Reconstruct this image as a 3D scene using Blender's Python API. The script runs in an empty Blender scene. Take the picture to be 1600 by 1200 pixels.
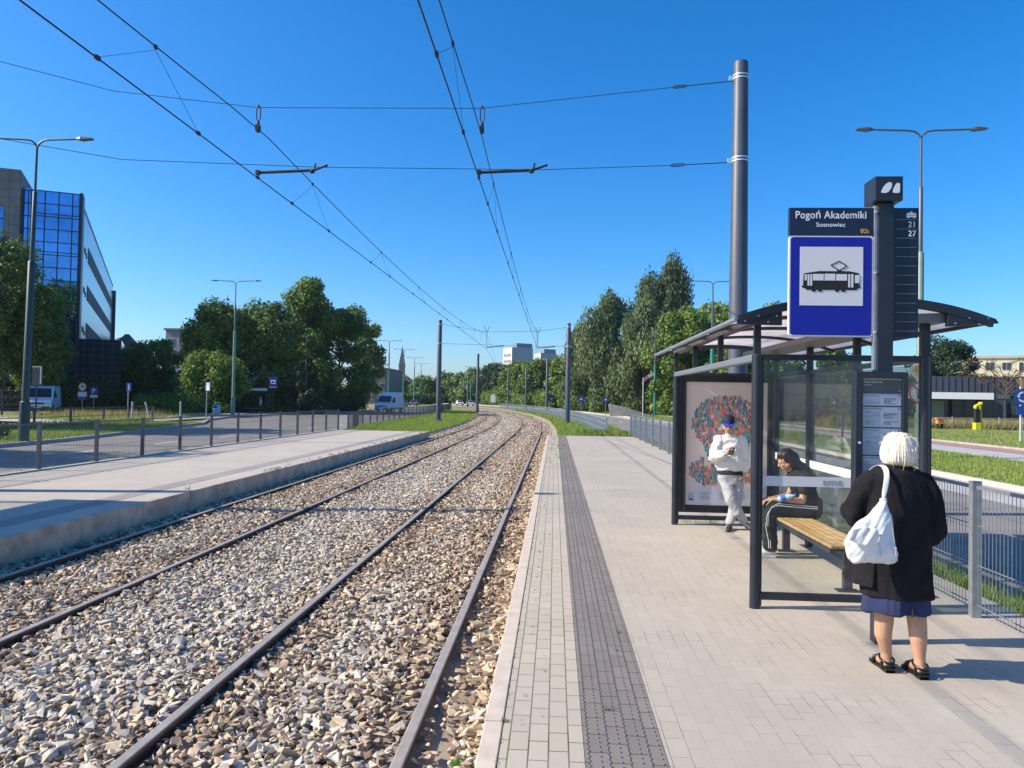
import bpy, bmesh, math, random
import numpy as np
from mathutils import Vector, Matrix, Quaternion
S = bpy.context.scene
R = math.radians
COL = S.collection

# ---------------------------------------------------------------- camera, sky, sun
CAMH = 1.74
cam = bpy.data.cameras.new('camera'); camo = bpy.data.objects.new('camera', cam); COL.objects.link(camo)
yaw, pitch, roll = R(3.355), R(1.187), R(1.0)
camo.matrix_world = Matrix.Translation((0, 0, CAMH)) @ Matrix.Rotation(yaw, 4, 'Z') @ Matrix.Rotation(math.pi/2+pitch, 4, 'X') @ Matrix.Rotation(roll, 4, 'Z')
cam.sensor_width = 36; cam.lens = 1150/1600*36; cam.clip_start = .05; cam.clip_end = 5000
S.camera = camo
SUN_EL = R(36.0); SHX, SHY = 1.0, 0.15          # shadows fall towards +x
W = bpy.data.worlds.new('World'); S.world = W; W.use_nodes = True
nt = W.node_tree; nt.nodes.clear()
sky = nt.nodes.new('ShaderNodeTexSky'); sky.sky_type = 'NISHITA'; sky.sun_disc = False
sky.sun_elevation = SUN_EL; sky.sun_rotation = math.atan2(-SHX, -SHY)
sky.air_density = 1.0; sky.dust_density = 1.2; sky.ozone_density = 8.0; sky.altitude = 200
hs = nt.nodes.new('ShaderNodeHueSaturation'); hs.inputs['Saturation'].default_value = 1.24
bg = nt.nodes.new('ShaderNodeBackground'); bg.inputs['Strength'].default_value = .15
wo = nt.nodes.new('ShaderNodeOutputWorld')
nt.links.new(sky.outputs[0], hs.inputs['Color']); nt.links.new(hs.outputs[0], bg.inputs[0]); nt.links.new(bg.outputs[0], wo.inputs[0])
sl = bpy.data.lights.new('sun', 'SUN'); sl.energy = 5.0; sl.angle = R(.53); sl.color = (1, .90, .75)
so = bpy.data.objects.new('sun', sl); COL.objects.link(so)
so.rotation_euler = Vector((SHX*math.cos(SUN_EL), SHY*math.cos(SUN_EL), -math.sin(SUN_EL))).to_track_quat('-Z', 'Y').to_euler()
S.view_settings.view_transform = 'Standard'; S.view_settings.look = 'None'; S.view_settings.gamma = 1
S.view_settings.exposure = .55
S.cycles.max_bounces = 6; S.cycles.transparent_max_bounces = 16

# ---------------------------------------------------------------- materials
def mat(name, col, rough=.6, metal=0, var=.0, vscale=5., bump=0., bscale=40., coat=0., spec=.5, attr=None, col2=None, trans=0., emit=None, coord='Object', lo=.35, hi=.65):
    m = bpy.data.materials.new(name); m.use_nodes = True
    t = m.node_tree; N = t.nodes; L = t.links
    b = N['Principled BSDF']; o = N['Material Output']
    b.inputs['Roughness'].default_value = rough; b.inputs['Metallic'].default_value = metal
    b.inputs['Specular IOR Level'].default_value = spec
    if coat: b.inputs['Coat Weight'].default_value = coat; b.inputs['Coat Roughness'].default_value = .05
    tc = N.new('ShaderNodeTexCoord')
    src = None
    if attr:
        a = N.new('ShaderNodeAttribute'); a.attribute_name = attr; src = a.outputs['Color']
    if var or col2:
        n = N.new('ShaderNodeTexNoise'); n.inputs['Scale'].default_value = vscale; n.inputs['Detail'].default_value = 6
        n.inputs['Roughness'].default_value = .6
        L.new(tc.outputs[coord], n.inputs['Vector'])
        mr = N.new('ShaderNodeMapRange'); mr.inputs[1].default_value = lo; mr.inputs[2].default_value = hi
        L.new(n.outputs['Fac'], mr.inputs[0])
        if col2:
            mx = N.new('ShaderNodeMix'); mx.data_type = 'RGBA'
            mx.inputs[6].default_value = (*col, 1); mx.inputs[7].default_value = (*col2, 1); L.new(mr.outputs[0], mx.inputs[0]); src2 = mx.outputs[2]
            src = src2
        else:
            mr.inputs[3].default_value = 1-var; mr.inputs[4].default_value = 1+var
            vm = N.new('ShaderNodeVectorMath'); vm.operation = 'SCALE'
            if src: L.new(src, vm.inputs[0])
            else: vm.inputs[0].default_value = col
            L.new(mr.outputs[0], vm.inputs['Scale']); src = vm.outputs[0]
    if src: L.new(src, b.inputs['Base Color'])
    else: b.inputs['Base Color'].default_value = (*col, 1)
    if bump:
        n2 = N.new('ShaderNodeTexNoise'); n2.inputs['Scale'].default_value = bscale; n2.inputs['Detail'].default_value = 5
        L.new(tc.outputs[coord], n2.inputs['Vector'])
        bp = N.new('ShaderNodeBump'); bp.inputs['Strength'].default_value = bump; bp.inputs['Distance'].default_value = .01
        L.new(n2.outputs['Fac'], bp.inputs['Height']); L.new(bp.outputs[0], b.inputs['Normal'])
    if trans:
        tr = N.new('ShaderNodeBsdfTranslucent')
        if src: L.new(src, tr.inputs[0])
        else: tr.inputs[0].default_value = (*col, 1)
        ms = N.new('ShaderNodeMixShader'); ms.inputs[0].default_value = trans
        L.new(b.outputs[0], ms.inputs[1]); L.new(tr.outputs[0], ms.inputs[2]); L.new(ms.outputs[0], o.inputs[0])
    return m

def glassmat(name, tint=(.92, .95, .94), refl=.55, dirt=.03):
    m = bpy.data.materials.new(name); m.use_nodes = True
    t = m.node_tree; N = t.nodes; L = t.links; N.clear()
    o = N.new('ShaderNodeOutputMaterial'); tr = N.new('ShaderNodeBsdfTransparent'); tr.inputs[0].default_value = (*tint, 1)
    gl = N.new('ShaderNodeBsdfGlossy'); gl.inputs['Roughness'].default_value = .0
    df = N.new('ShaderNodeBsdfDiffuse'); df.inputs[0].default_value = (.6, .6, .6, 1)
    fr = N.new('ShaderNodeFresnel'); fr.inputs[0].default_value = 1.5
    mt = N.new('ShaderNodeMath'); mt.operation = 'MULTIPLY'; mt.inputs[1].default_value = refl; mt.use_clamp = True
    L.new(fr.outputs[0], mt.inputs[0])
    m1 = N.new('ShaderNodeMixShader'); L.new(mt.outputs[0], m1.inputs[0]); L.new(tr.outputs[0], m1.inputs[1]); L.new(gl.outputs[0], m1.inputs[2])
    tc = N.new('ShaderNodeTexCoord'); n = N.new('ShaderNodeTexNoise'); n.inputs['Scale'].default_value = 3; n.inputs['Detail'].default_value = 5; L.new(tc.outputs['Object'], n.inputs['Vector'])
    mm = N.new('ShaderNodeMapRange'); mm.inputs[1].default_value = .4; mm.inputs[2].default_value = .8; mm.inputs[3].default_value = dirt*.3; mm.inputs[4].default_value = dirt*2.5; L.new(n.outputs['Fac'], mm.inputs[0])
    m2 = N.new('ShaderNodeMixShader'); L.new(mm.outputs[0], m2.inputs[0]); L.new(m1.outputs[0], m2.inputs[1]); L.new(df.outputs[0], m2.inputs[2])
    L.new(m2.outputs[0], o.inputs[0])
    return m

def pavemat(name, c1, c2, joint, bw=.2, rh=.1, mortar=.004, moss=None, mossscale=1.2, offset=.5, bump=.25, hv=.1, specks=False):
    """pavers 0.1 x 0.2 m with their long side along the platform (y)"""
    m = bpy.data.materials.new(name); m.use_nodes = True
    t = m.node_tree; N = t.nodes; L = t.links; b = N['Principled BSDF']; b.inputs['Roughness'].default_value = .85
    b.inputs['Specular IOR Level'].default_value = .25
    g = N.new('ShaderNodeNewGeometry'); sp = N.new('ShaderNodeSeparateXYZ'); L.new(g.outputs['Position'], sp.inputs[0])
    cb = N.new('ShaderNodeCombineXYZ'); L.new(sp.outputs['Y'], cb.inputs[0]); L.new(sp.outputs['X'], cb.inputs[1])
    # slight unevenness of the laid rows
    wn = N.new('ShaderNodeTexNoise'); wn.inputs['Scale'].default_value = .8; L.new(cb.outputs[0], wn.inputs['Vector'])
    wa = N.new('ShaderNodeVectorMath'); wa.operation = 'MULTIPLY_ADD'; L.new(wn.outputs['Color'], wa.inputs[0]); wa.inputs[1].default_value = (.02, .006, 0); L.new(cb.outputs[0], wa.inputs[2])
    br = N.new('ShaderNodeTexBrick'); br.offset = offset; br.inputs['Scale'].default_value = 1
    br.inputs['Brick Width'].default_value = bw; br.inputs['Row Height'].default_value = rh
    br.inputs['Mortar Size'].default_value = mortar; br.inputs['Mortar Smooth'].default_value = .3; br.inputs['Bias'].default_value = 0
    br.inputs['Color1'].default_value = (*c1, 1); br.inputs['Color2'].default_value = (*c2, 1); br.inputs['Mortar'].default_value = (*joint, 1)
    L.new(wa.outputs[0], br.inputs['Vector'])
    # joint colour with moss
    if moss:
        mn = N.new('ShaderNodeTexNoise'); mn.inputs['Scale'].default_value = mossscale; L.new(cb.outputs[0], mn.inputs['Vector'])
        mr = N.new('ShaderNodeMapRange'); mr.inputs[1].default_value = .50; mr.inputs[2].default_value = .62; L.new(mn.outputs['Fac'], mr.inputs[0])
        mx = N.new('ShaderNodeMix'); mx.data_type = 'RGBA'; mx.inputs[6].default_value = (*joint, 1); mx.inputs[7].default_value = (*moss, 1); L.new(mr.outputs[0], mx.inputs[0]); L.new(mx.outputs[2], br.inputs['Mortar'])
    # stains: broad and fine
    n1 = N.new('ShaderNodeTexNoise'); n1.inputs['Scale'].default_value = .55; n1.inputs['Detail'].default_value = 7; n1.inputs['Roughness'].default_value = .65; L.new(cb.outputs[0], n1.inputs['Vector'])
    r1 = N.new('ShaderNodeMapRange'); r1.inputs[1].default_value = .3; r1.inputs[2].default_value = .7; r1.inputs[3].default_value = 1-hv; r1.inputs[4].default_value = 1+hv*.8; L.new(n1.outputs['Fac'], r1.inputs[0])
    n2 = N.new('ShaderNodeTexNoise'); n2.inputs['Scale'].default_value = 160; n2.inputs['Detail'].default_value = 3; L.new(cb.outputs[0], n2.inputs['Vector'])
    r2 = N.new('ShaderNodeMapRange'); r2.inputs[1].default_value = .3; r2.inputs[2].default_value = .7; r2.inputs[3].default_value = .9; r2.inputs[4].default_value = 1.1; L.new(n2.outputs['Fac'], r2.inputs[0])
    mu = N.new('ShaderNodeMath'); mu.operation = 'MULTIPLY'; L.new(r1.outputs[0], mu.inputs[0]); L.new(r2.outputs[0], mu.inputs[1])
    vm = N.new('ShaderNodeVectorMath'); vm.operation = 'SCALE'; L.new(br.outputs['Color'], vm.inputs[0]); L.new(mu.outputs[0], vm.inputs['Scale'])
    fin = vm.outputs[0]
    if specks:        # trodden gum, grit and small dark stains
        vo = N.new('ShaderNodeTexVoronoi'); vo.inputs['Scale'].default_value = 2.3; L.new(cb.outputs[0], vo.inputs['Vector'])
        r3 = N.new('ShaderNodeMapRange'); r3.inputs[1].default_value = .022; r3.inputs[2].default_value = .034; r3.inputs[3].default_value = .62; r3.inputs[4].default_value = 1; L.new(vo.outputs['Distance'], r3.inputs[0])
        n4 = N.new('ShaderNodeTexNoise'); n4.inputs['Scale'].default_value = 5.5; n4.inputs['Detail'].default_value = 8; n4.inputs['Roughness'].default_value = .75; L.new(cb.outputs[0], n4.inputs['Vector'])
        r4 = N.new('ShaderNodeMapRange'); r4.inputs[1].default_value = .60; r4.inputs[2].default_value = .74; r4.inputs[3].default_value = 1; r4.inputs[4].default_value = .80; L.new(n4.outputs['Fac'], r4.inputs[0])
        m4 = N.new('ShaderNodeMath'); m4.operation = 'MULTIPLY'; L.new(r3.outputs[0], m4.inputs[0]); L.new(r4.outputs[0], m4.inputs[1])
        v4 = N.new('ShaderNodeVectorMath'); v4.operation = 'SCALE'; L.new(fin, v4.inputs[0]); L.new(m4.outputs[0], v4.inputs['Scale']); fin = v4.outputs[0]
    L.new(fin, b.inputs['Base Color'])
    iv = N.new('ShaderNodeMath'); iv.operation = 'MULTIPLY_ADD'; iv.inputs[1].default_value = -1; L.new(br.outputs['Fac'], iv.inputs[0])
    ns = N.new('ShaderNodeMath'); ns.operation = 'MULTIPLY_ADD'; ns.inputs[1].default_value = .25; ns.inputs[2].default_value = .8; L.new(n2.outputs['Fac'], ns.inputs[0]); L.new(ns.outputs[0], iv.inputs[2])
    bp = N.new('ShaderNodeBump'); bp.inputs['Strength'].default_value = bump; bp.inputs['Distance'].default_value = .004; L.new(iv.outputs[0], bp.inputs['Height']); L.new(bp.outputs[0], b.inputs['Normal'])
    return m

M = {}
M['navy'] = mat('graphite_paint', (.018, .022, .032), .38, var=.12, vscale=3)
M['black'] = mat('black_metal', (.010, .011, .014), .4)
M['pole'] = mat('pole_paint', (.06, .072, .10), .5, var=.12, vscale=2.5)
M['galv'] = mat('galvanised_steel', (.33, .35, .37), .45, .6, var=.12, vscale=12)
M['fence'] = mat('fence_grey', (.075, .085, .10), .5, .2, var=.1, vscale=9)
M['band'] = mat('bright_band', (.75, .76, .78), .35, .5)
M['wire'] = mat('wire', (.012, .012, .016), .6)
M['green'] = mat('green_lamp_paint', (.03, .20, .15), .45, var=.15, vscale=1.5)
M['palegreen'] = mat('pale_green_paint', (.16, .24, .19), .5, var=.15, vscale=2)
M['darkgreen'] = mat('dark_green_paint', (.02, .05, .05), .5, var=.15, vscale=2)
M['lampgrey'] = mat('lamp_grey', (.10, .11, .12), .45, .3)
M['concrete'] = mat('concrete', (.36, .335, .29), .85, var=.16, vscale=2.2, bump=.3, bscale=60)
M['wallconc'] = mat('edge_wall_concrete', (.46, .36, .275), .9, var=.25, vscale=3.2, bump=.5, bscale=30)
M['kerb'] = mat('kerb_stone', (.55, .46, .37), .85, var=.10, vscale=7, bump=.2, bscale=120, coord='Object')
M['asphalt'] = mat('asphalt', (.215, .195, .172), .9, var=.13, vscale=.6, bump=.4, bscale=90)
M['pave'] = pavemat('platform_pavers', (.41, .358, .292), (.435, .38, .312), (.36, .31, .255), mortar=.0018, bump=.15, hv=.11, moss=(.13, .11, .09), mossscale=2.6, specks=True)
M['strip'] = pavemat('edge_pavers', (.43, .375, .30), (.465, .405, .325), (.20, .165, .11), mortar=.0045, moss=(.10, .105, .03), mossscale=1.5)
M['tact'] = pavemat('tactile_pavers', (.195, .168, .148), (.232, .20, .178), (.06, .055, .055), mortar=.004, bump=.5)
M['ltact'] = pavemat('left_tactile_pavers', (.30, .27, .25), (.34, .30, .28), (.2, .18, .17), mortar=.003)
M['lpave'] = pavemat('left_platform_pavers', (.445, .395, .33), (.47, .415, .35), (.33, .285, .235), bw=.2, rh=.1, mortar=.002)
M['redpave'] = mat('red_paving', (.34, .20, .17), .9, var=.12, vscale=1.5)
M['pinkpave'] = mat('pink_paving', (.36, .28, .25), .9, var=.12, vscale=1.5)
M['greypave'] = mat('pale_paving', (.40, .38, .36), .9, var=.1, vscale=1.2)
M['white'] = mat('white_paint', (.82, .79, .74), .5)
M['roadwhite'] = mat('road_marking', (.62, .62, .60), .8, var=.15, vscale=3)
M['railside'] = mat('rusty_rail', (.12, .078, .055), .85, 0, spec=.15, var=.3, vscale=9, bump=.2)
M['railtop'] = mat('worn_rail_head', (.34, .30, .265), .5, .1, spec=.2, var=.12, vscale=10)
M['bed'] = mat('ballast_bed', (.24, .19, .145), 1, col2=(.33, .27, .21), vscale=2.0, bump=1, bscale=35)
M['stone'] = mat('ballast_stone', (1, 1, 1), .9, var=.18, vscale=26, attr='tint', bump=.1, bscale=120, spec=.2)
M['ground'] = mat('ground_turf', (.15, .20, .045), 1, col2=(.26, .25, .10), vscale=.8, bump=.6, bscale=8)
M['blade'] = mat('grass_blade', (1, 1, 1), .7, attr='tint', trans=.35, spec=.2)
M['skin'] = mat('skin', (.52, .28, .17), .55, var=.06, vscale=14, bump=.05, bscale=60)
M['wood'] = mat('bench_wood', (.56, .36, .15), .5, col2=(.40, .23, .09), vscale=9, bump=.1)
M['panewhite'] = mat('frosted_band', (.66, .66, .66), .5)
M['glass'] = glassmat('shelter_glass')
M['roofsheet'] = mat('roof_sheet', (.86, .82, .80), .5, trans=.72, var=.08, vscale=2)
M['soffit'] = mat('soffit_grey', (.20, .19, .20), .5)
M['blue'] = mat('sign_blue', (.002, .010, .30), .45)
M['roadblue'] = mat('road_sign_blue', (.01, .06, .34), .4)
M['signgrey'] = mat('sign_white_sheet', (.74, .70, .70), .45)
M['yellow'] = mat('sign_yellow', (.80, .48, .02), .4)
M['red'] = mat('sign_red', (.60, .03, .03), .45)
M['amber'] = mat('amber_lettering', (.80, .45, .08), .5)
M['letter'] = mat('white_lettering', (.75, .76, .80), .5)
M['rubber'] = mat('rubber', (.015, .015, .016), .8)

def solid(name, c, rough=.6, **k):
    if name not in M: M[name] = mat(name, c, rough, **k)
    return M[name]

# ---------------------------------------------------------------- mesh helpers
class MB:
    def __init__(s): s.v = []; s.f = []
    def add(s, vs, fs):
        o = len(s.v); s.v += [tuple(map(float, p)) for p in vs]; s.f += [tuple(o+i for i in f) for f in fs]; return s
    def box(s, a, b):
        (x0, y0, z0), (x1, y1, z1) = a, b
        return s.add([(x0, y0, z0), (x1, y0, z0), (x1, y1, z0), (x0, y1, z0), (x0, y0, z1), (x1, y0, z1), (x1, y1, z1), (x0, y1, z1)],
                     [(3, 2, 1, 0), (4, 5, 6, 7), (0, 1, 5, 4), (1, 2, 6, 5), (2, 3, 7, 6), (3, 0, 4, 7)])
    def cbox(s, c, d): return s.box([c[i]-d[i]/2 for i in range(3)], [c[i]+d[i]/2 for i in range(3)])
    def tube(s, pts, r, n=8, cap=True):
        """tube along a polyline; r a number or one radius per point"""
        P = [Vector(p) for p in pts]; rr = r if isinstance(r, (list, tuple)) else [r]*len(P)
        vs = []; fs = []; u = None
        for i, p in enumerate(P):
            d = (P[min(i+1, len(P)-1)]-P[max(i-1, 0)]).normalized()
            if u is None: u = d.orthogonal().normalized()
            u = (u-d*u.dot(d)).normalized(); w = d.cross(u)
            for k in range(n):
                a = 2*math.pi*k/n; vs.append(p+(u*math.cos(a)+w*math.sin(a))*rr[i])
        for i in range(len(P)-1):
            for k in range(n):
                k2 = (k+1) % n; fs.append((i*n+k, i*n+k2, (i+1)*n+k2, (i+1)*n+k))
        if cap: fs.append(tuple(range(n-1, -1, -1))); fs.append(tuple((len(P)-1)*n+k for k in range(n)))
        return s.add(vs, fs)
    def bar(s, a, b, w, h=None):
        """square bar from a to b"""
        h = h or w; a = Vector(a); b = Vector(b); d = (b-a).normalized()
        up = Vector((0, 0, 1)) if abs(d.z) < .95 else Vector((0, 1, 0))
        x = d.cross(up).normalized()*w/2; y = x.cross(d).normalized()*h/2
        return s.add([a-x-y, a+x-y, a+x+y, a-x+y, b-x-y, b+x-y, b+x+y, b-x+y], [(3, 2, 1, 0), (4, 5, 6, 7), (0, 1, 5, 4), (1, 2, 6, 5), (2, 3, 7, 6), (3, 0, 4, 7)])
    def prism(s, poly, z0, z1, axis='z'):
        """polygon extruded along an axis; poly in the other two (x,y) / (x,z) / (y,z)"""
        n = len(poly)
        def P(a, b, c): return {'z': (a, b, c), 'y': (a, c, b), 'x': (c, a, b)}[axis]
        vs = [P(a, b, z0) for a, b in poly]+[P(a, b, z1) for a, b in poly]
        fs = [tuple(range(n-1, -1, -1)), tuple(range(n, 2*n))]+[(i, (i+1) % n, (i+1) % n+n, i+n) for i in range(n)]
        return s.add(vs, fs)
    def strip(s, left, right, z):
        """a sheet between two polylines of equal length"""
        n = len(left); vs = [(x, y, z) for x, y in left]+[(x, y, z) for x, y in right]
        return s.add(vs, [(i, n+i, n+i+1, i+1) for i in range(n-1)])
    def ball(s, c, r, seg=12, rings=8):
        rx, ry, rz = r if isinstance(r, (list, tuple)) else (r, r, r)
        vs = []; fs = []
        for i in range(1, rings):
            t = math.pi*i/rings
            for k in range(seg):
                a = 2*math.pi*k/seg; vs.append((c[0]+rx*math.sin(t)*math.cos(a), c[1]+ry*math.sin(t)*math.sin(a), c[2]+rz*math.cos(t)))
        top = len(vs); vs.append((c[0], c[1], c[2]+rz)); bot = len(vs); vs.append((c[0], c[1], c[2]-rz))
        for i in range(rings-2):
            for k in range(seg):
                k2 = (k+1) % seg; fs.append((i*seg+k, (i+1)*seg+k, (i+1)*seg+k2, i*seg+k2))
        for k in range(seg):
            k2 = (k+1) % seg; fs.append((top, k, k2)); fs.append((bot, (rings-2)*seg+k2, (rings-2)*seg+k))
        return s.add(vs, fs)
    def build(s, name, m, parent=None, smooth=False, bevel=0, loc=None, fixn=True):
        me = bpy.data.meshes.new(name); me.from_pydata(s.v, [], s.f)
        if fixn:
            b = bmesh.new(); b.from_mesh(me); bmesh.ops.recalc_face_normals(b, faces=b.faces); b.to_mesh(me); b.free()
        me.update()
        return link(name, me, m, parent, smooth, bevel, loc)

def link(name, me, m, parent=None, smooth=False, bevel=0, loc=None):
    if m: me.materials.append(M[m] if isinstance(m, str) else m)
    o = bpy.data.objects.new(name, me); COL.objects.link(o)
    if smooth:
        me.polygons.foreach_set('use_smooth', [True]*len(me.polygons))
        if smooth != 'all':
            try: me.set_sharp_from_angle(angle=R(40))
            except Exception: pass
    if parent: o.parent = parent
    if loc: o.location = loc
    if bevel:
        bm_ = o.modifiers.new('bevel', 'BEVEL'); bm_.width = bevel; bm_.segments = 2; bm_.limit_method = 'ANGLE'
    return o

def npmesh(name, V, F, m, parent=None, tint=None, smooth=False):
    """V (n,3), F (k,c) with constant corner count, fast"""
    me = bpy.data.meshes.new(name); V = np.asarray(V, np.float32); F = np.asarray(F, np.int32)
    k, c = F.shape
    me.vertices.add(len(V)); me.vertices.foreach_set('co', V.ravel())
    me.loops.add(k*c); me.loops.foreach_set('vertex_index', F.ravel())
    me.polygons.add(k); me.polygons.foreach_set('loop_start', np.arange(0, k*c, c, dtype=np.int32)); me.polygons.foreach_set('loop_total', np.full(k, c, np.int32))
    if tint is not None:
        a = me.attributes.new('tint', 'FLOAT_COLOR', 'POINT'); T = np.ones((len(V), 4), np.float32); T[:, :3] = tint; a.data.foreach_set('color', T.ravel())
    me.polygons.foreach_set('use_smooth', [False]*k)
    me.update(calc_edges=True); me.validate()
    return link(name, me, m, parent, smooth)

def tag(o, label=None, cat=None, group=None, kind=None):
    if label: o['label'] = label
    if cat: o['category'] = cat
    if group: o['group'] = group
    if kind: o['kind'] = kind
    return o
def empty(name, loc, label, cat, group=None, rz=0):
    o = bpy.data.objects.new(name, None); COL.objects.link(o); o.location = loc; o.rotation_euler.z = rz; o.empty_display_size = .2
    return tag(o, label, cat, group)
def struct(o): o['kind'] = 'structure'; return o
def children(o): return [c for c in bpy.data.objects if c.parent == o]
def copy_tree(o, parent=None):
    c = o.copy(); COL.objects.link(c)
    if parent: c.parent = parent
    for ch in children(o):
        copy_tree(ch, c)
    return c
def at(o, loc, rz=0, sc=1, label=None):
    o.location = loc; o.rotation_euler.z = rz; o.scale = (sc, sc, sc) if not isinstance(sc, tuple) else sc
    if label: o['label'] = label
    return o
def text(name, s, size, loc, m, parent, align='LEFT', rot=(math.pi/2, 0, 0), ext=.001, mirror=False, bold=0., width=1.0, spacing=1.0):
    cu = bpy.data.curves.new(name, 'FONT'); cu.body = s; cu.size = size; cu.align_x = align; cu.extrude = ext; cu.offset = bold; cu.space_character = spacing
    o = bpy.data.objects.new(name, cu); COL.objects.link(o)
    dg = bpy.context.evaluated_depsgraph_get(); me = bpy.data.meshes.new_from_object(o.evaluated_get(dg))
    bpy.data.objects.remove(o)
    mm = Matrix.Translation(loc) @ Matrix.Rotation(rot[2], 4, 'Z') @ Matrix.Rotation(rot[0], 4, 'X') @ Matrix.Diagonal((-width if mirror else width, 1, 1, 1))
    me.transform(mm)
    if mirror: me.flip_normals()
    me.materials.clear()
    return link(name, me, m, parent)

def curveoff(y):
    return 0. if y < 42 else -(y-42)**2/(2*466.)
# ================================================================ SETTING
rng = np.random.default_rng(7); random.seed(7)
EDGE = -.35            # inner edge of the right platform
LEDGE = -6.45          # inner edge of the left platform
ZG = -.22
def gap(y):            # half open corridor of the track bed
    o = curveoff(y); return -7.1+o, .15+o
ys = [-30]+[0]+list(np.arange(10, 400, 6.))+[400]
gl, gr = [], []
g = MB()
L1 = [(-1500, y) for y in ys]; L2 = [(gap(y)[0], y) for y in ys]
g.strip(L1, L2, ZG); g.strip([(gap(y)[1], y) for y in ys], [(1500, y) for y in ys], ZG)
# beyond the corridor and behind the camera
xl, xr = gap(400)
g.add([(-1500, 400, ZG), (1500, 400, ZG), (1500, 3000, ZG), (-1500, 3000, ZG)], [(0, 1, 2, 3)])
g.add([(-1500, -300, ZG), (1500, -300, ZG), (1500, -30, ZG), (-1500, -30, ZG)], [(0, 1, 2, 3)])
struct(g.build('ground', 'ground', fixn=False))
# track bed
b = MB(); yy = [-10]+list(np.arange(0, 402, 4.))
b.strip([(gap(y)[0]-.3, y) for y in yy], [(gap(y)[1]+.3, y) for y in yy], -.375)
for i in range(len(ys)-1):
    for k, sgn in ((0, 1), (1, -1)):
        q0, q1 = gap(ys[i])[k], gap(ys[i+1])[k]
        b.add([(q0-sgn*.02, ys[i], ZG-.002), (q1-sgn*.02, ys[i+1], ZG-.002), (q1+sgn*.30, ys[i+1], -.376), (q0+sgn*.30, ys[i], -.376)], [(0, 1, 2, 3)])
struct(b.build('track_bed', 'bed', fixn=False))

# ---- right platform: pavers, edge strip, tactile strip, kerb
PE = 36.4
p = MB(); p.box((.575, -3, -.45), (3.95, PE, 0)); struct(p.build('platform', 'pave'))
p = MB(); p.box((-.245, -3, -.45), (.172, PE, .001)); struct(p.build('platform_edge_strip', 'strip'))
p = MB()
p.box((.175, -3, -.45), (.572, PE, .003))
struct(p.build('tactile_strip', 'tact'))
# studs on the tactile pavers, two columns on each of the four rows
V = []; F = []
n = 8
ring = [(math.cos(2*math.pi*k/n), math.sin(2*math.pi*k/n)) for k in range(n)]
for row in range(4):
    for side in (.022, .077):
        x = .175+row*.0993+side
        for y in np.arange(2.6, 13, .05):
            o = len(V)
            for (rr, z) in ((.0085, .003), (.0065, .0065)):
                V += [(x+c*rr, y+s*rr, z) for c, s in ring]
            V.append((x, y, .0072)); 
            F += [(o+k, o+(k+1) % n, o+n+(k+1) % n, o+n+k) for k in range(n)]
            F += [(o+n+k, o+n+(k+1) % n, o+2*n, o+2*n) for k in range(0, n)]
me = bpy.data.meshes.new('tactile_studs'); me.from_pydata(V, [], [tuple(dict.fromkeys(f)) for f in F]); me.update()
struct(link('tactile_studs', me, mat('tactile_stud', (.13, .12, .125), .7), smooth='all'))
y = -2.; k = MB()
while y < PE:
    y2 = min(y+1.0, PE)
    k.box((EDGE-.005*random.random(), y+.003, -.5), (-.25, y2-.003, .004+.003*random.random())); y = y2
struct(k.build('platform_kerb', 'kerb', bevel=.006))
struct(MB().box((-.252, -3, -.5), (-.24, PE, -.012)).build('kerb_joint', mat('mossy_joint', (.05, .045, .03), 1, col2=(.07, .085, .02), vscale=3)))
# weeds in the joints
def blades(n, xs, ys_, z0, h, w, cols, lean=.35, wj=.5):
    """n grass blades as single triangles; xs, ys_, z0 arrays"""
    h = h*rng.uniform(.45, 1.25, n); w = w*rng.uniform(1-wj, 1+wj, n); a = rng.uniform(0, 2*np.pi, n)
    dx = np.cos(a)*w/2; dy = np.sin(a)*w/2; b = rng.uniform(0, 2*np.pi, n); l = h*lean*rng.uniform(.1, 1.6, n)
    V = np.zeros((n, 3, 3)); V[:, 0] = np.c_[xs-dx, ys_-dy, z0]; V[:, 1] = np.c_[xs+dx, ys_+dy, z0]; V[:, 2] = np.c_[xs+np.cos(b)*l, ys_+np.sin(b)*l, z0+h]
    c = np.array(cols)[rng.integers(0, len(cols), n)]*rng.uniform(.75, 1.25, (n, 1))
    return V.reshape(-1, 3), np.repeat(c, 3, axis=0)
GC = [(.22, .32, .05), (.29, .38, .07), (.15, .25, .035), (.37, .40, .13), (.25, .34, .06)]
GV, GT = [], []
def sow(n, fx, y0, y1, z, h, w, cols=GC, fy=None):
    yv = rng.uniform(y0, y1, n) if fy is None else fy(n)
    x0, x1 = fx(yv); xv = x0+(x1-x0)*rng.random(n)
    v, t = blades(n, xv, yv, np.full(n, z), h, w, cols); GV.append(v); GT.append(t)
def tuft(x, y, z, n, r, h, w, cols=GC):
    v, t = blades(n, x+rng.normal(0, r, n), y+rng.normal(0, r, n), np.full(n, z), h, w, cols, lean=.7); GV.append(v); GT.append(t)
for i in range(150):   # moss and weed in the joints of the edge strip
    yv = abs(rng.normal(0, 1))*9+3.3; xv = [-.246, -.143, -.04, .065][int(rng.choice(4, p=[.66, .2, .12, .02]))]
    if yv < 36: tuft(xv, yv, -.004, 7, .007, .009+.006*random.random()+.0006*yv, .004+.0003*yv, [(.12, .15, .04), (.09, .13, .03), (.17, .16, .07)])
tuft(-.52, 4.2, -.34, 40, .022, .03, .016, [(.12, .32, .05), (.16, .40, .08)])
for (x, y, s) in [(.33, 4.2, 1), (.50, 5.6, .7), (.46, 5.2, .5), (-.24, 4.0, .8), (.55, 9, .6)]: tuft(x, y, 0, 26, .016*s, .030*s, .006, [(.17, .20, .06), (.22, .20, .10)])
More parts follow.
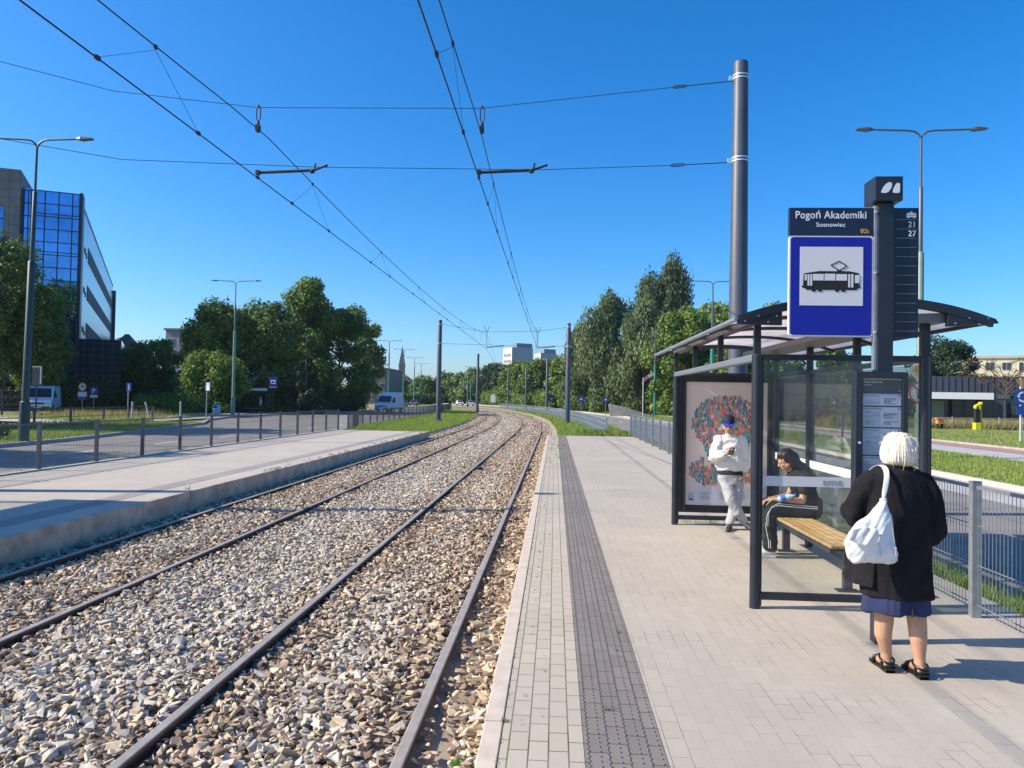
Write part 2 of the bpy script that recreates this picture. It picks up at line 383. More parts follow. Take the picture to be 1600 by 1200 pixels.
for i in range(60): tuft(rng.uniform(-.2, .45), rng.uniform(20, 36), 0, 8, .03, .06, .014)

# ---- left platform
LP = 37.6
struct(MB().box((-11.15, -3, -.45), (LEDGE-.10, LP, 0)).build('left_platform', 'lpave'))
struct(MB().box((LEDGE-.92, -3, 0), (LEDGE-.55, LP, .004)).build('left_tactile_strip', 'ltact'))
struct(MB().box((-11.36, -3, -.45), (-11.16, LP, .03)).build('left_platform_back_kerb', 'concrete', bevel=.01))
w = MB(); y = -2.3; i = 0
while y < LP:
    y2 = min(y+1.51, LP); w.box((LEDGE-.095, y+.006, -.52), (LEDGE, y2-.006, .004+.002*random.random())); y = y2
struct(w.build('left_platform_wall', 'wallconc', bevel=.006))
struct(MB().box((LEDGE-.10, -3, -.5), (LEDGE-.06, LP-.01, -.03)).build('wall_joint', 'rubber'))
for i in range(40): tuft(LEDGE-.10+rng.normal(0, .06), rng.uniform(13, 37), 0, 9, .03, .07, .014, [(.17, .18, .06), (.20, .17, .09)])
# thin darker lines along the back of the left platform
q = MB()
for x in (-10.95, -10.55, -10.05): q.box((x, 6, .0005), (x+.02, LP, .003))
struct(q.build('platform_back_line', mat('platform_back_line', (.24, .21, .19), .9)))
q = MB(); q.strip([(1.75, 36.3), (3.0, 24), (3.7, 16)], [(1.83, 36.3), (3.07, 24), (3.76, 16)], .003); struct(q.build('paving_seam', mat('paving_seam', (.30, .27, .25), .9)))

# ---- roads
def leftkerb(y):
    pts = [(-50, -18.7), (20, -18.6), (27.5, -18.95), (33, -19.9), (39, -21.1), (46, -22.4), (52, -25.0), (60, -27.0), (72, -26.8), (86, -24.8), (110, -25.2), (150, -29), (200, -39), (300, -70), (400, -115)]
    for (a, xa), (b, xb) in zip(pts, pts[1:]):
        if y <= b: return xa+(xb-xa)*(y-a)/(b-a)
    return pts[-1][1]
def lroadin(y): return -11.4 if y < 37 else -11.4+(y-37)*(-1.5/11) if y < 48 else -12.9-(y-48)*.6/20 if y < 68 else -13.5+curveoff(y)-curveoff(68)
ry = [-50, 0, 20, 27.5, 33, 37, 39, 43, 46, 49, 52, 56, 60, 66, 72, 79, 86, 95, 110, 125, 150, 175, 200, 240, 300, 400]
q = MB().strip([(leftkerb(y), y) for y in ry], [(lroadin(y), y) for y in ry], ZG+.008); struct(q.build('left_road', 'asphalt', fixn=False))
q = MB(); t_ = 22.1
while t_ < 150:
    x = -15.25+ (0 if t_ < 30 else min(1, (t_-30)/15)*.7) + (curveoff(t_)*.9 if t_ > 60 else 0)
    q.box((x-.07, t_, ZG+.010), (x+.07, t_+1.75, ZG+.013)); t_ += 5.25
q.box((-18.2, 25, ZG+.010), (-18.08, 26, ZG+.013))
struct(q.build('road_marking', 'roadwhite'))
def path(pts, w, h, z0, name, m, bev=0):
    """low wall (kerb) along a polyline"""
    P = [Vector((x, y, 0)) for x, y in pts]; Lf = []; Rt = []
    for i, p_ in enumerate(P):
        d = (P[min(i+1, len(P)-1)]-P[max(i-1, 0)]).normalized(); nn = Vector((-d.y, d.x, 0))*w/2
        Lf.append(p_+nn); Rt.append(p_-nn)
    vs = []; fs = []
    for a, c in zip(Lf, Rt): vs += [(a.x, a.y, z0), (a.x, a.y, z0+h), (c.x, c.y, z0+h), (c.x, c.y, z0)]
    for i in range(len(P)-1):
        o = 4*i
        for k in range(4): fs.append((o+k, o+(k+1) % 4, o+4+(k+1) % 4, o+4+k))
    fs += [(3, 2, 1, 0), tuple(4*(len(P)-1)+k for k in range(4))]
    return MB().add(vs, fs).build(name, m, bevel=bev)
struct(path([(leftkerb(y)-.08, y) for y in ry if y <= 300], .16, .17, ZG-.03, 'left_kerb', 'concrete'))
# island of grass with a footpath, then the side road where the white van stands
ih = ZG+.10
q = MB(); iy = [0, 20, 27.5, 33, 39, 46, 47.5]
q.strip([(-26.2, y) for y in iy], [(leftkerb(y)-.16 if y < 46.5 else -26.1, y) for y in iy], ih); struct(q.build('grass_island', 'ground', fixn=False))
q = MB().strip([(-29.0, 0), (-29.0, 30), (-28.9, 46), (-31.5, 58), (-33, 75)], [(-26.2, 0), (-26.2, 30), (-26.2, 47.5), (-26.6, 58), (-27.2, 75)], ih+.005); struct(q.build('left_footpath', 'pinkpave', fixn=False))
q = MB().strip([(-75, 50), (-60, 53), (-46, 49), (-37, 44), (-29, 41)], [(-75, 70), (-60, 68), (-46, 56), (-37, 48), (-29, 45)], ih+.010); struct(q.build('side_road', 'greypave', fixn=False))
q = MB().strip([(-33.5, 47), (-35, 60), (-36, 78)], [(-29, 47), (-30.5, 60), (-31.0, 78)], ih+.016); struct(q.build('left_pavement', 'pinkpave', fixn=False))
q = MB().strip([(-31.5, 75), (-30, 86), (-28.5, 100), (-29, 140)], [(-26.9, 72), (-25, 86), (-25.4, 110), (-28, 140)], ih+.004); struct(q.build('far_left_pavement', 'pinkpave', fixn=False))

# ---- right side: verge, road, gutter, grass, cycle path
rx = [-50, 0, 10, 20, 30, 40, 50, 60, 70, 85, 100, 120, 150, 200, 300]
def ro(y): return 0 if y < 45 else curveoff(y-3)*1.0
q = MB().strip([(4.75+ro(y), y) for y in rx], [(9.15+ro(y), y) for y in rx], ZG+.008); struct(q.build('right_road', 'asphalt', fixn=False))
q = MB().strip([(9.15+ro(y), y) for y in rx], [(10.85+ro(y), y) for y in rx], ZG+.013); struct(q.build('right_gutter', 'greypave', fixn=False))
struct(path([(10.93+ro(y), y) for y in rx], .15, .15, ZG-.02, 'right_kerb', 'kerb'))
q = MB().strip([(11.0+ro(y), y) for y in rx], [(16.2+ro(y), y) for y in rx], ih); struct(q.build('right_verge', 'ground', fixn=False))
q = MB().strip([(16.2+ro(y), y) for y in rx], [(18.7+ro(y), y) for y in rx], ih+.006); struct(q.build('right_footpath', 'greypave', fixn=False))
q = MB().strip([(18.7+ro(y), y) for y in rx], [(20.5+ro(y), y) for y in rx], ih+.012); struct(q.build('cycle_path', 'redpave', fixn=False))
struct(path([(20.6+ro(y), y) for y in rx], .2, .12, ih-.02, 'cycle_path_kerb', 'concrete'))
q = MB().strip([(20.7+ro(y), y) for y in rx], [(60+ro(y), y) for y in rx], ih); struct(q.build('right_lawn', 'ground', fixn=False))
q = MB()
for k in range(16):
    y = 20+k*7.; q.box((6.9+ro(y)-.06, y, ZG+.014), (6.9+ro(y)+.06, y+2.4, ZG+.017))
struct(q.build('right_road_marking', 'roadwhite'))

# ---------------------------------------------------------------- tram tracks
def rail_obj(x, parent, name='rail'):
    yy = list(np.arange(0, 44, 4.))+list(np.arange(44, 190, 3.))
    prof = [(-.07, -.43), (-.07, -.418), (-.012, -.405), (-.010, -.315), (-.036, -.305), (-.036, -.282), (-.028, -.277)]
    prof += [(-a, z) for a, z in reversed(prof)]
    top = (6, 7)
    vs = []; fs = []; mi = []
    n = len(prof)
    for y in yy:
        xo = x+curveoff(y); sl_ = -curveoff(y+.5)+curveoff(y-.5)
        for a, z in prof: vs.append((xo+a*1.0, y+a*sl_, z))
    for i in range(len(yy)-1):
        for k in range(n):
            k2 = (k+1) % n; fs.append((i*n+k, i*n+k2, (i+1)*n+k2, (i+1)*n+k)); mi.append(1 if k in (5, 6, 7) else 0)
    me = bpy.data.meshes.new(name); me.from_pydata(vs, [], fs); me.materials.append(M['railside']); me.materials.append(M['railtop'])
    me.polygons.foreach_set('material_index', mi); me.update()
    bm_ = bmesh.new(); bm_.from_mesh(me); bmesh.ops.recalc_face_normals(bm_, faces=bm_.faces); bm_.to_mesh(me); bm_.free()
    return link(name, me, None, parent)
RAILS = [-.835, -2.345, -4.45, -5.96]
t1 = empty('tram_track', (0, 0, 0), 'pair of tram rails nearest the right platform, in stone ballast, curving left far off', 'track', 'tram tracks')
rail_obj(RAILS[0], t1); rail_obj(RAILS[1], t1)
t2 = empty('tram_track', (0, 0, 0), 'pair of tram rails beside the grey concrete wall of the left platform', 'track', 'tram tracks')
rail_obj(RAILS[2], t2); rail_obj(RAILS[3], t2)

for x, y, lb in [(-.72, 21.5, 'small black box against the right rail nearest the platform'), (-2.2, 21.6, 'small black box against the inner rail of the right track')]:
    t = empty('rail_box', (x, y, -.38), lb, 'rail box', 'black boxes on the rails')
    MB().box((-.09, -.2, 0), (.09, .2, .10)).build('case', 'rubber', t, bevel=.01); MB().box((-.07, -.17, .10), (.07, .17, .112)).build('lid', 'black', t)
# ---------------------------------------------------------------- ballast stones
HULLS = []
for hseed in range(14):                      # angular stones: hulls of scattered points
    hr = random.Random(hseed); hb = bmesh.new()
    for _ in range(10+hseed % 5):
        p = Vector((hr.uniform(-1, 1), hr.uniform(-1, 1), hr.uniform(-1, 1)))
        if p.length < .8: p = p.normalized()*hr.uniform(.85, 1.15)
        hb.verts.new(p)
    ret = bmesh.ops.convex_hull(hb, input=hb.verts); bmesh.ops.delete(hb, geom=[v for v in hb.verts if not v.link_faces], context='VERTS')
    bmesh.ops.triangulate(hb, faces=hb.faces); hb.verts.index_update(); hb.verts.ensure_lookup_table()
    HULLS.append((np.array([v.co[:] for v in hb.verts]), np.array([[v.index for v in f.verts] for f in hb.faces]))); hb.free()
def stones(N, y0, y1, s0, s1, hull=0):
    IV, IF = HULLS[hull]
    y = rng.uniform(y0, y1, N); off = np.where(y < 42, 0, -(y-42)**2/932.)
    xl = np.where(y < LP, LEDGE+.02, -7.3); xr = np.where(y < PE, EDGE-.03, .35)
    xb = xl+(xr-xl)*rng.random(N); x = xb+off
    dr = np.min(np.abs(xb[:, None]-np.array(RAILS)[None]), axis=1)
    keep = dr > .05
    # trodden sandy soil beside the nearest rail
    d0 = xb-RAILS[0]; sandy = ((np.abs(d0) < .30) & (y < 7.5+np.sin(y*2.1)) & (rng.random(N) < .62)) | ((d0 > -.05) & (d0 < .34) & (y < 16) & (rng.random(N) < .35))
    keep &= ~sandy
    x, y, xb, dr = x[keep], y[keep], xb[keep], dr[keep]; N = len(x)
    size = (s0+(s1-s0)*rng.random(N)**1.3)*np.where(rng.random(N) < .07, 1.5, 1.)*np.where(rng.random(N) < .2, .6, 1.); size = np.where(dr < .1, size*.7, size)
    sc = np.c_[np.ones(N), rng.uniform(.5, .88, N), rng.uniform(.30, .52, N)]*size[:, None]/2
    V = np.repeat(IV[None], N, 0)*rng.uniform(.9, 1.08, (N, len(IV), 1))*1.02
    V = V*sc[:, None, :]
    a, b_, c_ = rng.uniform(0, 2*np.pi, N), rng.normal(0, .36, N), rng.normal(0, .36, N)
    ca, sa, cb, sb, cc, s_c = np.cos(a), np.sin(a), np.cos(b_), np.sin(b_), np.cos(c_), np.sin(c_)
    # tilt about x, then y, then turn about z
    X, Y_, Z = V[..., 0], V[..., 1], V[..., 2]
    Y2 = Y_*cb[:, None]-Z*sb[:, None]; Z2 = Y_*sb[:, None]+Z*cb[:, None]
    X3 = X*cc[:, None]+Z2*s_c[:, None]; Z3 = -X*s_c[:, None]+Z2*cc[:, None]
    X4 = X3*ca[:, None]-Y2*sa[:, None]; Y4 = X3*sa[:, None]+Y2*ca[:, None]
    mound = .018*np.sin(xb*2.3+y*.7)+.012*np.sin(y*1.9+xb*3.1)
    z = -.375+mound*.6+rng.uniform(-.004, .050, N)+.010
    V = np.stack([X4+x[:, None], Y4+y[:, None], Z3+z[:, None]], -1)
    # colour: rust brown by the rails, grey-white between the tracks
    gw = np.array([(.50, .44, .36), (.44, .385, .315), (.56, .495, .405), (.36, .315, .26), (.52, .44, .34)])
    tn = np.array([(.50, .395, .27), (.42, .32, .215), (.56, .455, .32), (.35, .26, .175), (.52, .40, .265)])
    br = np.array([(.22, .155, .11), (.28, .20, .14), (.17, .13, .10)])
    u = rng.random(N); zone = np.clip((dr-.2)/.50, 0, 1)+.25*np.sin(y*.55+xb*.9)+np.where((xb > -4.4) & (xb < -2.4), .30, 0)-np.where(xb > -2.3, .30, 0)-np.where(xb < -4.4, .22, 0)
    pg = np.clip(.14+.60*zone, .05, .82); pb = np.clip(.30-.24*zone, .04, .5)
    i5 = rng.integers(0, 5, N); i3 = rng.integers(0, 3, N)
    C = np.where((u < pg)[:, None], gw[i5], np.where((u < 1-pb)[:, None], tn[i5], br[i3]))*rng.uniform(.92, 1.22, (N, 1))
    nv = len(IV)
    F = (IF[None]+np.arange(N)[:, None, None]*nv).reshape(-1, 3)
    return V.reshape(-1, 3), F, np.repeat(C, nv, axis=0)
VV, FF, TT = [], [], []; o_ = 0
for a in [(34000, 2.6, 8.5, .050, .102), (50000, 8.5, 20, .050, .090), (40000, 20, 40, .055, .09), (28000, 40, 75, .075, .12), (14000, 75, 150, .1, .17)]:
    for hk in range(len(HULLS)):
        v, f, c = stones(a[0]//len(HULLS), *a[1:], hull=hk); VV.append(v); FF.append(f+o_); TT.append(c); o_ += len(v)
tag(npmesh('ballast', np.concatenate(VV), np.concatenate(FF), 'stone', tint=np.concatenate(TT)), 'crushed grey and tan ballast stones filling the tram track bed', 'ballast', kind='stuff')
del VV, FF, TT
# ================================================================ FENCES
def fence(name, pts, h, label, zb=0., m='fence', wires=True, step=.05, group=None, post_w=.08, hor=(.10, .40, .70, .98), wr=.0028):
    """pts: post positions. posts and mesh panels are parts"""
    x0, y0 = pts[0]
    t = empty(name, (x0, y0, zb), label, 'fence', group)
    for (x, y) in pts:
        b = MB().box((x-x0-post_w/2, y-y0-post_w*.35, -.1), (x-x0+post_w/2, y-y0+post_w*.35, h+.03))
        b.box((x-x0-post_w/2-.004, y-y0-post_w*.35-.004, h+.03), (x-x0+post_w/2+.004, y-y0+post_w*.35+.004, h+.038))
        b.build('post', m, t, bevel=.004 if y < 30 else 0)
    for (a, c) in zip(pts, pts[1:]):
        A = Vector((a[0]-x0, a[1]-y0, 0)); B = Vector((c[0]-x0, c[1]-y0, 0)); d = (B-A); L = d.length; d.normalize()
        b = MB(); A = A+d*.045; B = B-d*.045; n = int((L-.09)/step)
        for k in range(n+1):
            q = A+d*(k*(L-.09)/n); b.tube([(q.x, q.y, .06), (q.x, q.y, h-.01)], wr, 4, cap=False)
        for z in hor:
            z = z*h; s_ = Vector((-d.y, d.x, 0))*.006
            for sg in (-1, 1):
                b.tube([(A.x+sg*s_.x, A.y+sg*s_.y, z), (B.x+sg*s_.x, B.y+sg*s_.y, z)], wr*1.25, 4, cap=False)
        b.bar((A.x, A.y, h-.012), (B.x, B.y, h-.012), .03, .028)
        b.build('mesh_panel', 'galv' if m == 'galv' else m, t, fixn=False)
    return t
M['palefence'] = mat('pale_fence_paint', (.42, .44, .46), .5, .1)
fence('platform_fence', [(3.50+min(1, max(0, (6.36+2.06*k-6)/18))*.33, 6.36+2.06*k) for k in range(-2, 16)], 1.09,
      'grey welded mesh fence with flat posts behind the glass shelter on the right platform', m='galv')
fence('left_platform_fence', [(-11.27, 13.5+2.03*k) for k in range(-3, 13)], 1.03, 'dark grey mesh fence along the back edge of the left platform', step=.055)
lf = [(-11.32, 39.9), (-11.6, 42), (-12.0, 44.3), (-12.6, 46.6)]
y = 49.
while y < 130: lf.append((-12.9-max(0, y-49)*.5/12 if y < 61 else -13.4+curveoff(y)*.62-curveoff(61)*.62, y)); y += 2.4
fence('median_fence', lf, 1.05, 'long dark mesh fence along the grass verge left of the tracks, beyond the left platform', ZG, step=.11, wr=.006)
rf = []; y = 39.2
while y < 150: rf.append((2.75-(y-39)*.027 if y < 47 else 2.53-(y-47)*.022+curveoff(y)*.92, y)); y += 2.0
fence('track_fence', rf[:56], 1.02, 'pale grey picket-like fence on the grass right of the tracks, past the platform end', ZG, m='palefence', step=.16, wr=.008, post_w=.12)
# low rail with posts on the far side of the left grass island
pts = [(-26.35+.1*math.sin(i*2.), 30.5+i*2.75) for i in range(7)]
t = empty('footpath_railing', (pts[0][0], pts[0][1], ih), 'low dark steel railing with thin posts between the left grass island and footpath', 'railing')
for (x, y) in pts: MB().box((x-pts[0][0]-.05, y-pts[0][1]-.04, -.05), (x-pts[0][0]+.05, y-pts[0][1]+.04, 1.0)).build('post', 'fence', t)
MB().bar((0, 0, .97), (pts[-1][0]-pts[0][0], pts[-1][1]-pts[0][1], .97), .05).build('top_rail', 'fence', t)
MB().bar((0, 0, .5), (pts[-1][0]-pts[0][0], pts[-1][1]-pts[0][1], .5), .03).build('middle_rail', 'fence', t)
# leaning and straight marker posts
bol = [(-27.2, 46.0, 0, 'pale marker post on the pink footpath, left of the leaning one'), (-28.0, 49.5, .28, 'thin marker post leaning over on the pink footpath'), (-27.4, 52.5, 0, 'pale marker post nearest the striped grass mound on the pink footpath')]
for x, y, tl, lb in bol:
    o = MB().tube([(0, 0, -.1), (0, 0, 1.25), (0, 0, 1.28)], [.06, .06, .04], 10).build('marker_post', solid('palepost', (.42, .43, .42)), loc=(x, y, ih)); o.rotation_euler.y = -tl
    tag(o, lb, 'post', 'marker posts')

# ================================================================ CATENARY
def mast(x, y, zb, top, r0, r1, label, group='overhead line masts', bands=()):
    t = empty('overhead_line_mast', (x, y, zb), label, 'mast', group)
    h = top-zb
    MB().tube([(0, 0, .25), (0, 0, h-.02), (0, 0, h)], [r0, r1, r1*.93], 28).build('pole', 'pole', t, smooth=True)
    MB().tube([(0, 0, -.3), (0, 0, .26), (0, 0, .30)], [r0+.045, r0+.045, r0], 28).build('base_collar', 'pole', t, smooth=True)
    for z in bands:
        rr = r0+(r1-r0)*(z-zb)/h
        b = MB()
        for dz in (-.028, .028): b.tube([(0, 0, z-zb+dz-.012), (0, 0, z-zb+dz+.012)], rr+.008, 28)
        sg = -1 if x > -3 else 1
        b.box((sg*(rr+.075), -.02, z-zb-.05), (sg*(rr-.01), .02, z-zb+.03) ) if sg > 0 else b.box((sg*(rr+.075), -.02, z-zb-.05), (sg*(rr-.01), .02, z-zb+.03))
        b.build('clamp_band', 'band', t, smooth=True)
    return t
PY = 13.3
mast(3.235, PY, 0, 7.86, .185, .128, 'tall dark grey overhead line mast rising behind the glass tram shelter', bands=(7.58, 6.09))
mast(-10.75, 12.1, 0, 7.8, .185, .128, 'dark overhead line mast at the back of the left platform', bands=(7.55, 6.1))
mast(-9.38, 59, ZG, 8.05, .21, .17, 'dark mast on the left grass verge, the nearest one past the left platform', bands=(7.7, 6.15))
mast(1.02, 59.4, ZG, 7.95, .21, .17, 'dark mast on the right grass verge just past the end of the platform', bands=(7.65, 6.1))
mast(-11.3, 107, ZG, 8.3, .22, .18, 'second dark mast on the left grass verge, at the start of the bend')
mast(-1.2, 110, ZG, 8.0, .22, .18, 'dark mast second along the right verge')
mast(-6.0, 152, ZG, 8.2, .22, .18, 'dark mast third along the right verge, inside the bend')
mast(-10.6, 166, ZG, 8.6, .2, .16, 'dark mast fourth along the right verge, farthest round the bend')
mast(-22.0, 185, ZG, 8.6, .2, .16, 'thin far mast left of the bend beside the white car')

CY = [('left', -5.58), ('right', -1.45)]
ZC = 5.77
def zmess(y):
    a, b = 13.3, 59.
    if y < a: a, b = -32.4, 13.3
    elif y > b: a, b = 59., 105.
    u = (y-a)/(b-a); return 6.70-.62*4*u*(1-u)+(.25*u if a == 13.3 else .25 if a == 59. else 0)
def cat_x(x, y): return x+(0 if y < 59 else curveoff(y)-curveoff(59)*0 if y > 400 else (curveoff(y)-curveoff(59))*.9)
for nm, cx in CY:
    t = empty('overhead_line', (cx, 13.3, ZC), f'overhead contact line with droppers above the {nm} hand tram track', 'overhead line', 'overhead lines')
    yy = [-6, 13.3, 59, 80, 105]
    MB().tube([(cat_x(cx, y)-cx, y-13.3, 0) for y in yy], .0105, 6).build('contact_wire', 'wire', t)
    MB().tube([(cat_x(cx, y)-cx, y-13.3, zmess(y)-ZC) for y in np.arange(-6, 106, 1.65)], .0095, 6).build('messenger_wire', 'wire', t)
    for y in (3.1, 9.75, 16.35, 23.0, 29.6, 36.2, 43, 50, 55):
        b = MB(); z = zmess(y)-ZC; hw = 1.26 if y < 58 else .8
        b.tube([(0, y-13.3, z), (0, y-13.3, z-.06)], .008, 5)
        for sg in (-1, 1): b.tube([(0, y-13.3, z-.05), (0, y-13.3+sg*hw, .01)], .0035, 4)
        for sg in (-1, 1): b.box((-.018, y-13.3+sg*hw-.045, -.02), (.018, y-13.3+sg*hw+.045, .03))
        b.box((-.016, y-13.3-.03, z-.03), (.016, y-13.3+.03, z+.02))
        b.build('dropper', 'wire', t)
# cross-span ropes and their fittings
def span(y0, xr, yr, xl, yl, zr, zl, zm, label, xs, r=.006):
    t = empty('span_wire', (xr, yr, zr), label, 'span wire', 'span wires')
    P = [(xr, yr, zr)]+[(x, y0, z) for x, z in zip(xs, zm)]+[(xl, yl, zl)]
    P = [(a-xr, b-yr, c-zr) for a, b, c in P]
    MB().tube(P, r, 5).build('rope', 'wire', t)
    A = Vector(P[0]); B = Vector(P[1]); d = (B-A).normalized(); L = (B-A).length
    # turnbuckle near the mast
    if y0 < 20:
        c0 = A+d*.82; c1 = A+d*1.07
        b = MB(); n = Vector((0, 0, 1)).cross(d).cross(d)*-.022
        b.tube([A+d*.02, c0], .008, 6); b.tube([c0, c0+d*.03+n, c1-d*.03+n, c1], .008, 6); b.tube([c0, c0+d*.03-n, c1-d*.03-n, c1], .008, 6)
        b.build('turnbuckle', 'wire', t)
    return t
span(13.3, 3.10, 13.3, -10.62, 12.1, 7.52, 7.68, [7.42, 7.05, 7.09, 7.42], 'upper span wire between the two nearest masts', [2.1, -1.45, -5.6, -8.4])
span(13.3, 3.08, 13.3, -10.6, 12.1, 6.05, 6.25, [6.0, 5.92, 5.97, 6.12], 'lower span wire between the two nearest masts', [2.1, -.3, -4.4, -8.2])
span(59.2, .85, 59.4, -9.2, 59, 7.6, 7.7, [7.25, 7.15], 'upper span wire between the masts past the platform ends', [-1.5, -5.6], r=.012)
span(59.2, .85, 59.4, -9.2, 59, 6.1, 6.15, [6.05, 6.08], 'lower span wire between the masts past the platform ends', [-1.2, -4.6], r=.012)
for nm, cx in CY:
    # hanger loop under the upper rope
    t = MB()
    t.tube([(0, 0, .05), (-.035, 0, -.02), (-.035, 0, -.2), (0, 0, -.27), (.035, 0, -.2), (.035, 0, -.02), (0, 0, .05)], .014, 6)
    t.tube([(0, 0, -.26), (0, 0, -.40)], .03, 8); t.box((-.035, -.05, -.45), (.035, .05, -.33)); t.tube([(0, 0, -.42), (0, 0, -.50)], .008, 6)
    tag(t.build('wire_hanger', 'wire', loc=(cx-.02 if nm == 'left' else cx+.04, 13.3, 7.09 if nm == 'left' else 7.05)), f'black loop hanger on the upper span wire above the {nm} hand track', 'hanger', 'wire hangers')
    # registration arm
    e = empty('registration_arm', (cx, 13.3, 5.80), f'black steady arm pushing the contact wire over the {nm} hand track', 'steady arm', 'steady arms')
    MB().tube([(0, 0, .07), (.98 if nm == 'left' else .92, 0, .11)], .029, 8).build('tube', 'wire', e)
    b = MB(); x1 = 1.0 if nm == 'left' else .93
    b.box((-.035, -.035, .03), (.035, .035, .11)); b.tube([(0, 0, -.03), (0, 0, .08)], .014, 6); b.box((-.02, -.05, -.045), (.02, .05, .0))
    b.build('wire_clip', 'wire', e)
    b = MB(); b.tube([(x1-.02, 0, .10), (x1+.10, 0, .13), (x1+.29, 0, .20)], [.026, .024, .02], 8); b.tube([(x1+.05, 0, .06), (x1+.08, 0, .24)], .02, 8); b.ball((x1+.29, 0, .20), .028); b.ball((x1+.02, 0, .09), .04)
    b.build('insulator', 'wire', e)
    # the same arm at the next masts
    e = empty('registration_arm', (cx, 59.2, 5.85), f'small far steady arm over the {nm} hand track past the platform', 'steady arm', 'steady arms')
    MB().tube([(0, 0, .05), (1.4, 0, .18)], .035, 6).build('tube', 'wire', e)
    MB().tube([(0, 0, 1.25), (-.22, 0, 1.75)], .02, 6).tube([(0, 0, 1.25), (.22, 0, 1.75)], .02, 6).tube([(0, 0, 0), (0, 0, 1.27)], .018, 6).build('hanger', 'wire', e)

# ================================================================ STREET LAMPS
def lamp(x, y, zb, h, arm, r0, mlow, mup, label, rot=0, split=.62, low=.13):
    t = empty('street_lamp', (x, y, zb), label, 'street lamp', 'street lamps', rz=rot)
    hs = h*split; ht = h*.82; r1 = r0*.72; r2 = r0*.46
    MB().tube([(0, 0, -.2), (0, 0, h*low), (0, 0, h*low+.05), (0, 0, hs), (0, 0, hs+.05)], [r0, r0, r1, r1*.96, r2], 16).build('pole', mlow, t, smooth=True)
    b = MB().tube([(0, 0, hs+.04), (0, 0, ht), (0, 0, ht+.05)], [r2, r2*.92, r2*.5], 12).tube([(0, 0, ht), (0, 0, h-.35)], [r2*.55, r2*.5], 10)
    b.build('upper_pole', mup, t, smooth=True)
    for sg in (-1, 1):
        MB().tube([(0, 0, h-.36), (sg*.07, 0, h-.22), (sg*.22, 0, h-.10), (sg*.45, 0, h-.06), (sg*(arm-.55), 0, h-.02)], .036, 8).build('arm', mup, t, smooth=True)
        L = MB(); a0, a1 = arm-.62, arm
        L.add([(sg*a0, -.05, h-.05), (sg*a0, .05, h-.05), (sg*a0, .05, h+.01), (sg*a0, -.05, h+.01),
               (sg*(a0+.2), -.13, h-.07), (sg*(a0+.2), .13, h-.07), (sg*(a0+.2), .11, h+.05), (sg*(a0+.2), -.11, h+.05),
               (sg*a1, -.10, h-.03), (sg*a1, .10, h-.03), (sg*a1, .08, h+.02), (sg*a1, -.08, h+.02)],
              [(0, 1, 2, 3), (0, 1, 5, 4), (1, 2, 6, 5), (2, 3, 7, 6), (3, 0, 4, 7), (4, 5, 9, 8), (5, 6, 10, 9), (6, 7, 11, 10), (7, 4, 8, 11), (8, 9, 10, 11)])
        L.build('lamp_head', 'lampgrey', t, bevel=.01)
    return t
LL = lamp(-19.20, 25.64, ih, 11.1, 2.1, .175, 'darkgreen', 'darkgreen', 'tall dark twin-arm street lamp on the grass island, nearest on the left', split=.59)
lamp(-29.5, 66, ih, 12.35, 2.35, .19, 'palegreen', 'lampgrey', 'pale green twin-arm street lamp in front of the dark trees beside the bin')
LL.rotation_euler.y = R(.9)
L3 = lamp(-26.8, 97, ih, 12.1, 2.2, .24, 'green', 'lampgrey', 'green twin-arm street lamp at the right end of the big dark trees', split=.55)
for x, y, lb in [(-29.7, 130, 'green twin-arm street lamp standing just behind the oncoming white van'), (-31.8, 153, 'green twin-arm street lamp just in front of the far church spire'),
                 (-35.5, 184, 'thin green street lamp just right of the church spire'), (-39.5, 215, 'small far green street lamp left of the straight dark mast'), ]:
    at(copy_tree(L3), (x, y, ZG), label=lb)
for x, y, lb in [(13.9, 27.8, 'twin-arm street lamp above the shelter roof carrying the road signs'), ]:
    rl = lamp(x-.56, y, ih, 12.1, 2.35, .17, 'palegreen', 'lampgrey', lb)
for x, y, lb in [(13.1, 62.5, 'green twin-arm street lamp beside the thick mast and the poplar'), (13.0, 97, 'turquoise street lamp left of the poster panel'), (9.0, 132, 'far street lamp in front of the pale willows'),
                 (2.5, 168, 'far green lamp post in the middle of the right trees'), (-6, 205, 'very far green lamp post left of the right masts'), (-18, 240, 'farthest green lamp post by the low blue building'), (-27, 235, 'farthest green lamp post left of the bend')]:
    at(copy_tree(L3), (x, y, ih), label=lb)
